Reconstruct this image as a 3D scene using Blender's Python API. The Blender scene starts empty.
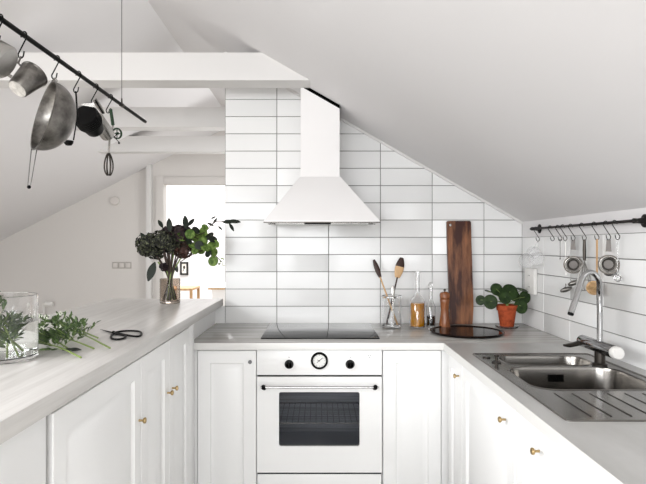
import bpy, bmesh, math, random
from mathutils import Vector as V, Matrix
PI = math.pi
random.seed(7)
scn = bpy.context.scene
COL = scn.collection

# ------------------------------------------------------------------ camera
F = 545.0; CX, CY, CZ = 319.0, 245.5, 1.375
cam = bpy.data.cameras.new('camera'); co = bpy.data.objects.new('camera', cam); COL.objects.link(co)
cam.sensor_width = 36; cam.lens = 36 * F / 646
cam.shift_x = 4.0 / 646; cam.shift_y = 3.5 / 646
co.location = (0, 0, CZ); co.rotation_euler = (PI / 2, 0, 0); cam.clip_start = 0.02
scn.camera = co
scn.view_settings.view_transform = 'Standard'; scn.view_settings.look = 'None'
scn.view_settings.gamma = 1; scn.view_settings.use_curve_mapping = False
scn.view_settings.exposure = 0.19

def atX(px, py, X):            # point measured on the plane of constant X
    s = (px - CX) / X
    return V((X, F / s, CZ + (CY - py) / s))
def atZ(px, py, Z):            # point measured on a horizontal plane
    s = (py - CY) / (CZ - Z)
    return V(((px - CX) / s, F / s, Z))
def atY(px, py, Y):            # point measured on a frontal plane
    s = F / Y
    return V(((px - CX) / s, Y, CZ + (CY - py) / s))

# ------------------------------------------------------------------ materials
def srgb(c):
    return tuple(((x / 255) / 12.92 if x / 255 <= .04045 else ((x / 255 + .055) / 1.055) ** 2.4) for x in c) + (1,)
def mat(name, c, rough=.5, metal=0, trans=0, ior=1.45, coat=0, alpha=1, noise=None, bump=None, spec=.5, sub=0):
    m = bpy.data.materials.new(name); m.use_nodes = True
    nt = m.node_tree; b = nt.nodes['Principled BSDF']
    b.inputs['Base Color'].default_value = srgb(c); b.inputs['Roughness'].default_value = rough
    b.inputs['Metallic'].default_value = metal; b.inputs['Transmission Weight'].default_value = trans
    b.inputs['IOR'].default_value = ior; b.inputs['Coat Weight'].default_value = coat
    b.inputs['Coat Roughness'].default_value = .05
    b.inputs['Alpha'].default_value = alpha; b.inputs['Specular IOR Level'].default_value = spec
    tc = nt.nodes.new('ShaderNodeTexCoord')
    if noise:                    # (colour2, scale xyz, detail, lo, hi)
        c2, sc, det, lo, hi = noise
        mp = nt.nodes.new('ShaderNodeMapping'); mp.inputs['Scale'].default_value = sc
        n = nt.nodes.new('ShaderNodeTexNoise'); n.inputs['Scale'].default_value = 1; n.inputs['Detail'].default_value = det
        n.inputs['Roughness'].default_value = .6
        r = nt.nodes.new('ShaderNodeValToRGB')
        r.color_ramp.elements[0].position = lo; r.color_ramp.elements[1].position = hi
        r.color_ramp.elements[0].color = srgb(c); r.color_ramp.elements[1].color = srgb(c2)
        nt.links.new(tc.outputs['Object'], mp.inputs['Vector']); nt.links.new(mp.outputs[0], n.inputs['Vector'])
        nt.links.new(n.outputs['Fac'], r.inputs['Fac']); nt.links.new(r.outputs['Color'], b.inputs['Base Color'])
    if bump:                     # (scale xyz, strength, distance)
        sc, st, di = bump
        mp = nt.nodes.new('ShaderNodeMapping'); mp.inputs['Scale'].default_value = sc
        n = nt.nodes.new('ShaderNodeTexNoise'); n.inputs['Scale'].default_value = 1; n.inputs['Detail'].default_value = 3
        bp = nt.nodes.new('ShaderNodeBump'); bp.inputs['Strength'].default_value = st; bp.inputs['Distance'].default_value = di
        nt.links.new(tc.outputs['Object'], mp.inputs['Vector']); nt.links.new(mp.outputs[0], n.inputs['Vector'])
        nt.links.new(n.outputs['Fac'], bp.inputs['Height']); nt.links.new(bp.outputs[0], b.inputs['Normal'])
    return m
M = {}
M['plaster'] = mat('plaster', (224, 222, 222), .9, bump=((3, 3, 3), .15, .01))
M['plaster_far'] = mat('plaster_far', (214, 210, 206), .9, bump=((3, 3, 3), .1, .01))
M['beam'] = mat('beam_paint', (218, 216, 214), .7, bump=((2, 14, 14), .15, .004))
M['tile'] = mat('white_tile', (236, 236, 235), .2, bump=((7, 7, 12), .12, .01), spec=.5)
M['grout'] = mat('grout', (128, 126, 122), .9)
M['white'] = mat('white_paint', (246, 246, 245), .3, bump=((30, 30, 3), .03, .002))
M['enamel'] = mat('white_enamel', (247, 247, 246), .2)
M['hoodwhite'] = mat('hood_enamel', (236, 234, 233), .35)
M['edge'] = mat('worktop_edge', (226, 225, 222), .4)
M['wood_floor'] = mat('floor_boards', (212, 208, 202), .5, noise=((194, 189, 182), (14, .8, 1), 4, .35, .65))
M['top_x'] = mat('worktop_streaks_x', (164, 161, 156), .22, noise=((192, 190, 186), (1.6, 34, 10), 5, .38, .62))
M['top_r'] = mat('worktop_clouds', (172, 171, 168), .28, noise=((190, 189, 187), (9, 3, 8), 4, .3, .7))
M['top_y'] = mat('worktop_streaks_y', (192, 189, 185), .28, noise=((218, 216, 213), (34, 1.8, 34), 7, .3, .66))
M['gap'] = mat('shadow_gap', (6, 6, 6), .9, spec=.05)  # near-black colour standing in for the shade inside gaps and slots
M['clearplastic'] = mat('clear_plastic', (240, 240, 240), .2, alpha=.22)
M['satin'] = mat('satin_steel', (104, 100, 97), .5, metal=.8)
M['steel'] = mat('brushed_steel', (178, 176, 172), .24, metal=1, bump=((4, 200, 4), .05, .001))
M['sinksteel'] = mat('sink_steel', (128, 125, 121), .2, metal=1)
M['oldsteel'] = mat('worn_steel', (92, 89, 86), .33, metal=1, noise=((146, 143, 138), (22, 22, 22), 5, .35, .7))
M['tapchrome'] = mat('tap_chrome', (158, 158, 159), .12, metal=1)
M['switchplate'] = mat('switch_plate', (176, 171, 165), .5)
M['thermo'] = mat('thermostat_white', (208, 203, 198), .6)
M['basedisc'] = mat('pale_worn_base', (196, 192, 186), .6, metal=.3, noise=((150, 146, 140), (60, 60, 60), 5, .4, .7))
M['chrome'] = mat('chrome', (180, 180, 180), .08, metal=1)
M['darkmetal'] = mat('dark_metal', (70, 66, 62), .35, metal=1)
M['black'] = mat('black_metal', (5, 5, 5), .45, spec=.15)
M['iron'] = mat('cast_iron', (34, 30, 28), .5, spec=.3, noise=((14, 13, 13), (60, 60, 60), 4, .4, .6))
M['brass'] = mat('brass', (186, 160, 116), .3, metal=1)
M['glassblack'] = mat('black_glass', (8, 8, 9), .06, spec=.3)
M['glass'] = mat('clear_glass', (255, 255, 255), .0, trans=1, ior=1.45)
M['smoke'] = mat('smoked_glass', (206, 196, 186), .0, trans=1, ior=1.45)
M['water'] = mat('water', (250, 253, 250), 0, trans=1, ior=1.22)
M['oil'] = mat('olive_oil', (228, 156, 12), .1, trans=.45, ior=1.3)
M['vinegar'] = mat('dark_vinegar', (22, 14, 10), .05)
M['ovenglass'] = mat('oven_glass', (14, 15, 18), .06, alpha=.3)
M['cavity'] = mat('oven_cavity', (205, 210, 220), .5, noise=((165, 170, 180), (1, 1, 120), 2, .4, .6))
M['dial'] = mat('dial_face', (235, 235, 232), .4)
M['boardwood'] = mat('walnut_board', (58, 24, 12), .38, noise=((182, 122, 82), (17, 14, 2.6), 7, .44, .74))
M['millwood'] = mat('pepper_mill_wood', (150, 92, 54), .25, noise=((104, 56, 30), (40, 40, 8), 5, .35, .65))
M['darkwood'] = mat('dark_spoon_wood', (52, 28, 20), .45)
M['lightwood'] = mat('light_wood', (212, 176, 132), .5, noise=((190, 150, 106), (30, 30, 4), 4, .35, .65))
M['tray'] = mat('dark_tray', (16, 11, 10), .1, noise=((30, 18, 13), (60, 14, 10), 3, .4, .7), spec=.12)
M['terracotta'] = mat('terracotta', (172, 80, 48), .85, spec=.2, noise=((118, 50, 30), (40, 40, 40), 6, .45, .7))
M['soil'] = mat('soil', (38, 28, 20), .95)
M['pilea'] = mat('pilea_leaf', (26, 44, 16), .45, spec=.3, noise=((50, 72, 30), (40, 40, 40), 3, .4, .7))
M['stem'] = mat('green_stem', (122, 142, 76), .5)
M['stemdark'] = mat('brown_stem', (48, 34, 24), .6)
M['hyd1'] = mat('hydrangea_petal', (24, 24, 20), .8, noise=((120, 126, 92), (110, 110, 110), 3, .5, .74))
M['hyd2'] = mat('dark_petal', (22, 14, 17), .8, noise=((50, 32, 32), (60, 60, 60), 3, .4, .7))
M['rust'] = mat('russet_leaf', (58, 34, 26), .6)
M['euc'] = mat('eucalyptus_leaf', (104, 126, 62), .55, spec=.2, noise=((60, 84, 34), (50, 50, 50), 2, .4, .6))
M['darkleaf'] = mat('dark_leaf', (20, 28, 18), .5, spec=.3)
M['fern'] = mat('cut_greens', (68, 92, 40), .5, noise=((34, 56, 20), (60, 60, 60), 2, .4, .6))
M['flower'] = mat('white_blossom', (236, 240, 222), .6)
M['greenpaint'] = mat('green_handle', (24, 52, 30), .3)
M['plastic'] = mat('white_plastic', (232, 230, 226), .35)
M['greyplastic'] = mat('grey_plastic', (120, 120, 120), .4)
M['bristle'] = mat('bristle', (206, 180, 128), .8)
M['wire'] = mat('thin_wire', (150, 148, 144), .3, metal=1)
M['frame'] = mat('picture_frame_black', (30, 28, 26), .4)
M['paper'] = mat('print_paper', (236, 232, 224), .8)
M['ink'] = mat('ink', (60, 56, 52), .8)

# ------------------------------------------------------------------ mesh builder
class MB:
    def __init__(s): s.bm = bmesh.new(); s.mi = 0
    def _t(s, n0):
        s.bm.faces.ensure_lookup_table()
        for f in s.bm.faces[n0:]: f.material_index = s.mi
    def box(s, x0, x1, y0, y1, z0, z1, bv=0, seg=2, mx=None):
        n0 = len(s.bm.faces)
        if x1 < x0: x0, x1 = x1, x0
        if y1 < y0: y0, y1 = y1, y0
        if z1 < z0: z0, z1 = z1, z0
        vs = [s.bm.verts.new((x, y, z)) for z in (z0, z1) for y in (y0, y1) for x in (x0, x1)]
        fs = [s.bm.faces.new([vs[i] for i in q]) for q in ((0, 2, 3, 1), (4, 5, 7, 6), (0, 1, 5, 4), (2, 6, 7, 3), (0, 4, 6, 2), (1, 3, 7, 5))]
        if mx is not None:
            for v in vs: v.co = mx @ v.co
        s._t(n0)
        if bv:
            es = list({e for f in fs for e in f.edges})
            r = bmesh.ops.bevel(s.bm, geom=es, offset=bv, segments=seg, affect='EDGES', profile=.5)
            for f in r['faces']: f.material_index = s.mi
        return s
    def rings(s, rings, cap0=True, cap1=True, closed=True):
        n0 = len(s.bm.faces)
        vr = [[s.bm.verts.new(p) for p in r] for r in rings]
        for a, b in zip(vr, vr[1:]):
            n = len(a)
            for i in range(n if closed else n - 1):
                j = (i + 1) % n
                try: s.bm.faces.new((a[i], a[j], b[j], b[i]))
                except ValueError: pass
        if cap0: s.bm.faces.new(list(reversed(vr[0])))
        if cap1: s.bm.faces.new(vr[-1])
        s._t(n0); return s
    def lathe(s, prof, base=(0, 0, 0), axis=(0, 0, 1), seg=32, cap0=True, cap1=True, sx=1, loop=False):
        a = V(axis).normalized(); t = V((1, 0, 0)) if abs(a.x) < .9 else V((0, 1, 0))
        u = a.cross(t).normalized(); w = a.cross(u); B = V(base)
        rr = [[B + a * h + (u * math.cos(k * 2 * PI / seg) * sx + w * math.sin(k * 2 * PI / seg)) * max(r, 1e-5) for k in range(seg)] for r, h in prof]
        if loop: rr.append(rr[0]); return s.rings(rr, False, False)
        return s.rings(rr, cap0, cap1)
    def cyl(s, p0, p1, r0, r1=None, seg=16):
        p0 = V(p0); p1 = V(p1); r1 = r0 if r1 is None else r1
        return s.lathe([(r0, 0), (r1, (p1 - p0).length)], p0, p1 - p0, seg)
    def tube(s, pts, r, seg=10, closed=False, flat=1):
        pts = [V(p) for p in pts]; n = len(pts)
        R = r if isinstance(r, (list, tuple)) else [r] * n
        rr = []; prev = None
        for i, p in enumerate(pts):
            if closed: d = pts[(i + 1) % n] - pts[i - 1]
            else: d = pts[min(i + 1, n - 1)] - pts[max(i - 1, 0)]
            d.normalize()
            if prev is None:
                t = V((0, 0, 1)) if abs(d.z) < .9 else V((1, 0, 0)); u = d.cross(t).normalized()
            else: u = (prev - d * prev.dot(d)).normalized()
            prev = u; w = d.cross(u)
            rr.append([p + (u * math.cos(k * 2 * PI / seg) + w * math.sin(k * 2 * PI / seg) * flat) * R[i] for k in range(seg)])
        if closed: rr.append(rr[0]); return s.rings(rr, False, False)
        return s.rings(rr)
    def ball(s, c, r, sub=2, sc=(1, 1, 1), mx=None):
        n0 = len(s.bm.faces)
        m = Matrix.Translation(V(c)) @ (mx or Matrix()) @ Matrix.Diagonal((sc[0], sc[1], sc[2], 1))
        bmesh.ops.create_icosphere(s.bm, subdivisions=sub, radius=r, matrix=m); s._t(n0); return s
    def leaf(s, c, d, n, L, W, cup=.15, seg=6):
        """leaf blade starting at c, growing along d, facing n"""
        d = V(d).normalized(); n = V(n); w = d.cross(n).normalized(); n = w.cross(d)
        n0 = len(s.bm.faces); prev = None; c = V(c)
        for i in range(seg + 1):
            t = i / seg; wd = W * .5 * math.sin(PI * min(max(t, .02), .98)) ** .7
            mid = c + d * L * t - n * cup * L * t * t
            cur = [s.bm.verts.new(mid + w * wd + n * cup * wd), s.bm.verts.new(mid), s.bm.verts.new(mid - w * wd + n * cup * wd)]
            if prev:
                s.bm.faces.new((prev[0], prev[1], cur[1], cur[0])); s.bm.faces.new((prev[1], prev[2], cur[2], cur[1]))
            prev = cur
        s._t(n0); return s
    def poly(s, pts, ext):
        """prism: polygon pts extruded by vector ext"""
        n0 = len(s.bm.faces); e = V(ext)
        a = [s.bm.verts.new(p) for p in pts]; b = [s.bm.verts.new(V(p) + e) for p in pts]
        s.bm.faces.new(list(reversed(a))); s.bm.faces.new(b)
        for i in range(len(a)):
            j = (i + 1) % len(a); s.bm.faces.new((a[i], a[j], b[j], b[i]))
        s._t(n0); return s
    def build(s, name, mats, parent=None, label=None, norm=True, angle=35):
        if norm: bmesh.ops.recalc_face_normals(s.bm, faces=s.bm.faces[:])
        me = bpy.data.meshes.new(name); off = V((0, 0, 0)); p = parent
        while p is not None: off += p.location; p = p.parent
        for v in s.bm.verts: v.co -= off
        s.bm.to_mesh(me); s.bm.free()
        for f in me.polygons: f.use_smooth = True
        me.set_sharp_from_angle(angle=math.radians(angle))
        if not isinstance(mats, (list, tuple)): mats = [mats]
        for m in mats: me.materials.append(M[m] if isinstance(m, str) else m)
        o = bpy.data.objects.new(name, me); COL.objects.link(o)
        if parent: o.parent = parent
        if label: o['label'] = label
        return o
def thing(name, label, cat, loc, group=None):
    o = bpy.data.objects.new(name, None); COL.objects.link(o); o.location = loc; o.empty_display_size = .05
    o['label'] = label; o['category'] = cat
    if group: o['group'] = group
    return o
def tag(o, label, cat, group=None):
    # move the origin of a single-mesh thing to its base centre
    me = o.data; xs = [v.co for v in me.vertices]
    c = V(((min(v.x for v in xs) + max(v.x for v in xs)) / 2, (min(v.y for v in xs) + max(v.y for v in xs)) / 2, min(v.z for v in xs)))
    me.transform(Matrix.Translation(-c)); o.location = c
    o['label'] = label; o['category'] = cat
    if group: o['group'] = group
    return o
def struct(mb, name, mats, **k):
    o = mb.build(name, mats, **k); o['kind'] = 'structure'; return o
def bez(ps, n=12):
    """Catmull-Rom through points"""
    ps = [V(p) for p in ps]; P = [ps[0] * 2 - ps[1]] + ps + [ps[-1] * 2 - ps[-2]]; out = []
    for i in range(1, len(P) - 2):
        for k in range(n):
            t = k / n; a, b, c, d = P[i - 1:i + 3]
            out.append(.5 * ((2 * b) + (c - a) * t + (2 * a - 5 * b + 4 * c - d) * t * t + (3 * b - a - 3 * c + d) * t ** 3))
    out.append(ps[-1]); return out

# ------------------------------------------------------------------ room
YB = 3.263; YF = 2.595; XR = 1.216; ZK = 1.516; SL = .573; YFAR = 6.28
RX, RZ = -.98, 2.775; LSL = .5; XL = -4.4; YN = -2.4
HT = .911                                        # low worktop height
def ceil_r(x): return ZK + SL * (XR - x)
RZ = ceil_r(RX)
def ceil_l(x): return RZ - LSL * (RX - x)
b = MB(); b.box(XL - .1, XR + .1, YN - .1, YFAR + .1, -.1, 0); struct(b, 'floor', 'wood_floor')
th = .12
b = MB()
b.poly([(XR + .1, YN - .1, ceil_r(XR + .1)), (RX, YN - .1, RZ), (RX, YN - .1, RZ + th), (XR + .1, YN - .1, ceil_r(XR + .1) + th)], (0, 9 , 0))
b.poly([(RX, YN - .1, RZ), (XL - .1, YN - .1, ceil_l(XL - .1)), (XL - .1, YN - .1, ceil_l(XL - .1) + th), (RX, YN - .1, RZ + th)], (0, 9, 0))
struct(b, 'ceiling', 'plaster')
# tiles
ZT0, TP = .9077, .1033
def clip(poly, f):
    out = []
    for i in range(len(poly)):
        a, c = poly[i], poly[(i + 1) % len(poly)]; fa, fc = f(a), f(c)
        if fa >= 0: out.append(a)
        if fa * fc < 0:
            t = fa / (fa - fc); out.append((a[0] + (c[0] - a[0]) * t, a[1] + (c[1] - a[1]) * t))
    return out
def tiles(mb, us, ztop, to3, flim=None):
    """us: joints along u; to3(u,z,d): 3-D point, d out of the wall"""
    g = .0019
    for a, c in zip(us, us[1:]):
        k = 0
        while ZT0 + TP * k < ztop - .004:
            z0 = ZT0 + TP * k; z1 = min(z0 + TP, ztop); k += 1
            P = [(a + g, z0 + g), (c - g, z0 + g), (c - g, z1 - g), (a + g, z1 - g)]
            if flim: P = clip(P, flim)
            if len(P) < 3: continue
            cx = sum(p[0] for p in P) / len(P); cz = sum(p[1] for p in P) / len(P)
            tu, tv = random.uniform(-.0007, .0007), random.uniform(-.001, .001)
            def ins(p, q):
                dx, dz = cx - p[0], cz - p[1]; l = math.hypot(dx, dz) or 1
                return (p[0] + dx / l * q, p[1] + dz / l * q)
            r0 = [to3(p[0], p[1], 0) for p in P]; r1 = [to3(p[0], p[1], .006) for p in P]
            r2 = [to3(*ins(p, .0014), .0072 + tu * (p[0] - cx) / .15 + tv * (p[1] - cz) / .05 * .3) for p in P]
            mb.rings([r0, r1, r2], False, True)
b = MB()
XE = -.563
b.mi = 0
b.poly([(XE, YB + .008, 0), (XR + .05, YB + .008, 0), (XR + .05, YB + .008, ceil_r(XR + .05)), (XE, YB + .008, ceil_r(XE) + .02)], (0, .12, 0))
b.mi = 1
lim = lambda p: ceil_r(p[0]) - .012 - p[1]
us = [.368 + .3103 * k for k in range(-3, 3)] + [XR + .0015]
us[0] = XE + .001
tiles(b, us, 2.7, lambda u, z, d: (u, YB + .008 - d, z), lim)
struct(b, 'wall_back', ['grout', 'tile'])
# the painted right knee wall, tiled up to just under the rail
b = MB(); b.mi = 0
b.box(XR + .008, XR + .12, YN, YFAR, 0, ZK + .05)
b.mi = 1
ys = [YB + .0025] + [YB - .31 * k for k in range(1, 13)]
tiles(b, ys[::-1], 1.424, lambda u, z, d: (XR + .008 - d, u, z))
b.mi = 2
b.box(XR, XR + .008, YN, YB, 1.424, ZK + .02)
struct(b, 'wall_right', ['grout', 'tile', 'plaster'])
# thin cover strip where tile meets ceiling
b = MB()
x0, x1 = XE, XR
b.poly([(x0, YB - .012, ceil_r(x0) - .014), (x1, YB - .012, ceil_r(x1) - .014), (x1, YB - .012, ceil_r(x1)+.004), (x0, YB - .012, ceil_r(x0)+.004)], (0, .014, 0))
struct(b, 'trim_1', 'beam')
# left knee wall, far wall with doorway, rear gable with window
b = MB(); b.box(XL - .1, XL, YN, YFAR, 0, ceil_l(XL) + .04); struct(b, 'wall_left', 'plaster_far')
DX0, DX1, DZ = -1.79, -.86, 2.08
b = MB()
def gable(mb, xa, xb, y, zb=0):
    xs = [xa] + ([RX] if xa < RX < xb else []) + [xb]
    top = [(x, y, (ceil_r(x) if x >= RX else ceil_l(x)) + .03) for x in xs]
    mb.poly([(xa, y, zb), (xb, y, zb)] + top[::-1], (0, .12, 0))
gable(b, XL, DX0, YFAR); gable(b, DX1, XR, YFAR); gable(b, DX0, DX1, YFAR, DZ)
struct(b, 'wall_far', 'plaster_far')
WX0, WX1, WZ0, WZ1 = -2.6, .9, .6, 2.05
b = MB(); y = YN - .12
gable(b, XL, WX0, y); gable(b, WX1, XR, y); gable(b, WX0, WX1, y, WZ1)
b.box(WX0, WX1, y, y + .12, 0, WZ0)
struct(b, 'wall_rear', 'plaster')
b = MB()
for xx in (WX0, (WX0 + WX1) / 2 - .04, WX1 - .08): b.box(xx, xx + .08, y + .03, y + .09, WZ0, WZ1)
for zz in (WZ0, WZ1 - .08): b.box(WX0, WX1, y + .03, y + .09, zz, zz + .08)
struct(b, 'window_1', 'beam')
# doorway casing, corner post, baseboard
b = MB(); w = .09
b.box(DX0 - w, DX0, YFAR - .018, YFAR, 0, DZ + w, .004); b.box(DX0, DX1 + w, YFAR - .018, YFAR, DZ, DZ + w, .004)
b.box(DX1, DX1 + w, YFAR - .018, YFAR, 0, DZ, .004)
struct(b, 'door_1', 'plaster_far')
b = MB(); b.box(-1.975, -1.915, YFAR - .07, YFAR, 0, ceil_l(-1.945) + .01, .006); struct(b, 'trim_2', 'beam')
b = MB(); b.box(XL, -1.99, YFAR - .015, YFAR, 0, .12, .003); struct(b, 'baseboard_far', 'beam')
# collar beams
for i, (ya, yb, nm) in enumerate(((2.853, 2.995, 3), (3.978, 4.107, 4), (5.023, 5.15, 5))):
    b = MB(); z0, z1 = 2.24, 2.385
    def xr(z): return XR - (z - ZK) / SL
    def xl(z): return RX - (RZ - z) / LSL
    b.poly([(xl(z0) - .02, ya, z0), (xr(z0) + .02, ya, z0), (xr(z1) + .02, ya, z1), (xl(z1) - .02, ya, z1)], (0, yb - ya, 0))
    struct(b, 'trim_%d' % nm, 'beam')
# thin ridge bead
# room beyond the doorway
b = MB(); b.box(-4.2, .6, YFAR + .1, 9.6, -.1, 0); struct(b, 'floor_beyond', 'wood_floor')
b = MB(); b.box(-4.2, .6, 9.5, 9.6, 0, 2.7); struct(b, 'wall_beyond', 'plaster')
b = MB(); b.box(-4.3, -4.2, YFAR + .12, 9.6, 0, 2.7); b.box(.6, .7, YFAR + .12, 9.6, 0, 2.7); struct(b, 'wall_beyond_sides', 'plaster')
b = MB(); b.box(-4.3, .7, YFAR + .12, 9.6, 2.7, 2.8); struct(b, 'ceiling_beyond', 'plaster')

# ------------------------------------------------------------------ doors for cabinets
def panel_door(mb, u0, u1, z0, z1, to3, T=.02, st=.06):
    def R(i, d): return [to3(u0 + i, z0 + i, d), to3(u1 - i, z0 + i, d), to3(u1 - i, z1 - i, d), to3(u0 + i, z1 - i, d)]
    st = min(st, (u1 - u0) * .27)
    mb.rings([R(0, 0), R(0, T - .002), R(.002, T), R(st, T), R(st + .005, T - .011), R(st + .012, T - .011), R(st + .036, T - .003), R(st + .039, T - .002)], True, True)
def knob(parent, p, n, name='knob', label='small brass knob'):
    b = MB(); b.lathe([(.004, 0), (.0035, .011), (.005, .013), (.009, .016), (.010, .020), (.009, .023), (.004, .025)], p, n, 16)
    return b.build(name, 'brass', parent, label)

# peninsula ------------------------------------------------------
XP = -.59; PT, PB = 1.057, 1.014
b = MB()
b.box(-1.245, -.575, .25, YB + .005, PB, PT, .003)
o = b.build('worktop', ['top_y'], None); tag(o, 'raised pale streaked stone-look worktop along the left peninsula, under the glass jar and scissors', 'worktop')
pens = [(1.21, 1.805, 1.785, 'wide white panelled cupboard in the left peninsula, nearest the camera'),
        (1.811, 2.145, 2.12, 'narrow white panelled cupboard, middle of the left peninsula'),
        (2.151, 2.48, 2.19, 'narrow white panelled cupboard at the far end of the left peninsula by the inner corner')]
for y0, y1, ky, lab in pens:
    t = thing('base_cabinet', lab, 'cabinet', (-.9, (y0 + y1) / 2, 0), 'peninsula cupboards')
    b = MB(); b.box(-1.2, XP - .022, y0 - .001, y1 + .001, .08, PB - .001); b.box(-1.15, XP - .07, y0, y1, 0, .08); b.build('body', 'white', t)
    b = MB(); panel_door(b, y0, y1, .09, PB - .012, lambda u, z, d: (XP - .02 + d, u, z)); d = b.build('door', 'white', t)
    knob(d, (XP, ky, .802), (1, 0, 0))
t = thing('end_panel', 'plain white side panel at near end of the left peninsula, below the worktop edge', 'panel', (-.9, .7, 0))
b = MB(); b.box(-1.2, XP - .004, .35, 1.187, 0, PB - .001, .002); b.build('board', 'white', t)
b = MB(); b.box(-1.19, XP - .014, 1.1871, 1.1995, .03, PB - .001); b.build('gap_shade_fill', 'gap', t)  # black fill paints the shade of the open gap beside the first cupboard
b = MB(); b.box(-1.2, -.62, 2.483, YB, HT - .04, PB - .001); b.box(-1.2, XP - .003, 2.483, 2.59, 0, PB - .001, .002); b.box(-.622, XE - .001, YB + .004, YB + .02, HT, PB-.001)
b.box(-1.2, -.63, 2.592, YB, 0, HT - .041)
o = b.build('back_panel', 'white'); tag(o, 'white side panel rising from the low worktop up to the raised peninsula top', 'panel')

# back run -------------------------------------------------------
b = MB()
ze = HT - .034
b.mi = 0; b.box(-.617, XR - .003, YF, YB - .001, ze, HT, .0015)
b.bm.faces.ensure_lookup_table(); b.bm.normal_update()
for f in b.bm.faces:
    if f.normal.y < -.7: f.material_index = 1
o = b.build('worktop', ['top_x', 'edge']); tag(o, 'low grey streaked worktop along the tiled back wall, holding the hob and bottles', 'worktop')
YD = YF + .02     # door fronts
def fy(u, z, d): return (u, YD + .02 - d, z)
for x0, x1, kx, lab, kmat in ((-.585, -.3, -.33, 'narrow white panelled cupboard left of the oven', 'g'), (.306, .588, None, 'white panelled cupboard without a knob between the oven and the sink run', None)):
    t = thing('base_cabinet', lab, 'cabinet', ((x0 + x1) / 2, 2.9, 0), 'cupboards beside the oven')
    b = MB(); b.box(x0, x1, YD + .022, YB - .002, .08, ze - .001); b.box(x0, x1, YD + .07, YB-.002, 0, .08); b.build('body', 'white', t)
    b = MB(); panel_door(b, x0 + .002, x1 - .002, .09, ze - .006, fy); d = b.build('door', 'white', t)
    if kx is not None:
        k = MB(); k.lathe([(.007, 0), (.009, .004), (.009, .012), (.006, .014)], (kx, YD, CZ - 116.5 / 209), (0, -1, 0), 16); k.build('knob', 'greyplastic', d, 'small grey knob')

b = MB(); b.box(-.617, -.586, YD + .006, YD + .04, .0, ze - .001); o = b.build('filler_strip', 'white'); tag(o, 'narrow white filler strip in the left inner corner under the low worktop', 'panel')
b = MB(); b.box(.589, .593 + .04, YD + .006, YD + .04, .0, ze - .001); o = b.build('filler_strip', 'white'); tag(o, 'narrow white filler strip in the right inner corner under the low worktop', 'panel')
# oven -----------------------------------------------------------
OX0, OX1 = -.298, .302; oc = (OX0 + OX1) / 2
t = thing('oven', 'white built-in retro oven with round clock, black knobs and chrome bar handle', 'oven', (oc, 2.9, 0))
ZP0, ZP1 = .753, ze - .003
ZD0, ZD1 = .285, .745
b = MB()
for q in ((OX0 + .004, OX0 + .03, .29, ZP1), (OX1 - .03, OX1 - .004, .29, ZP1)): b.box(q[0], q[1], YD + .022, YB - .05, q[2], q[3])
b.box(OX0 + .03, OX1 - .03, YD + .022, YB - .05, .70, ZP1); b.box(OX0 + .03, OX1 - .03, YD + .022, YB - .05, .29, .33)
b.box(OX0 + .03, OX1 - .03, YB - .08, YB - .05, .33, .70)
b.box(OX0 + .003, OX1 - .003, YD + .006, YD + .019, ZD1 - .004 + .0045, ZP0 - .0005)  # this strip and the next paint black shade into the door gaps
b.box(OX0 + .003, OX1 - .003, YD + .004, YD + .019, .2775, ZD0 - .0005)
b.build('body', 'gap', t)
b = MB(); b.box(OX0 + .06, OX1 - .06, YD + .42, YD + .43, .34, .69)
b.box(OX0 + .05, OX0 + .06, YD + .03, YD + .43, .34, .69); b.box(OX1 - .06, OX1 - .05, YD + .03, YD + .43, .34, .69)
b.box(OX0 + .05, OX1 - .05, YD + .03, YD + .43, .33, .34); b.box(OX0 + .05, OX1 - .05, YD + .03, YD + .43, .69, .70)
b.build('cavity', 'cavity', t)
b = MB()
for zz in (.51,): 
    b.tube([(OX0 + .065, YD + .04, zz), (OX1 - .065, YD + .04, zz)], .0028, 8)
    for k in range(16): b.tube([(OX0 + .08 + k * .029, YD + .04, zz), (OX0 + .08 + k * .029, YD + .38, zz)], .0018, 6)
    b.tube([(OX0 + .065, YD + .38, zz), (OX1 - .065, YD + .38, zz)], .0028, 8)
b.build('rack', 'chrome', t, 'chrome wire rack')
b = MB(); b.box(OX0, OX1, YD - .002, YD + .02, ZP0, ZP1, .003); cp = b.build('control_panel', 'enamel', t)
b = MB()
for (px, py) in ((370.6, 355.2), (368.6, 355.2), (369.6, 357.4)):
    p = atY(px, py, YD); b = MB(); b.cyl((p.x, YD - .0035, p.z), (p.x, YD - .001, p.z), .0022, seg=10); b.build('indicator_dot', 'greyplastic', cp, 'small grey printed dot')
for px in (289, 350.2):
    p = atY(px, 357.2, YD); b = MB(); b.cyl((p.x, YD - .003, p.z), (p.x, YD - .001, p.z), .0022, seg=10); b.build('indicator_dot', 'greyplastic', cp, 'small grey printed dot')
for px in (289, 350.2):
    p = atY(px, 364.6, YD - .01)
    k = MB(); k.lathe([(.0215, 0), (.0215, .004), (.018, .006), (.0165, .022), (.015, .025), (.0, .025)], (p.x, YD - .002, p.z), (0, -1, 0), 32)
    k.box(p.x - .003, p.x + .003, YD - .036, YD - .024, p.z - .014, p.z + .016, .0015)
    kb = k.build('control_knob', 'black', t, 'black rotary knob')
    k = MB(); k.lathe([(.010, 0), (.012, .0015), (.0125, 0)], (p.x, YD - .0272, p.z), (0, -1, 0), 24); k.build('knob_ring', 'chrome', kb)
p = atY(319.4, 360.8, YD - .01)
k = MB(); k.lathe([(.041, 0), (.041, .010), (.037, .014), (.031, .013), (.031, .006)], (p.x, YD - .002, p.z), (0, -1, 0), 40, True, True); ck = k.build('clock', 'black', t, 'round analogue clock with black rim')
k = MB(); k.lathe([(.0312, .0), (.0312, .0012)], (p.x, YD - .0082, p.z), (0, -1, 0), 40); k.build('dial', 'dial', ck)
k = MB()
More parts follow.
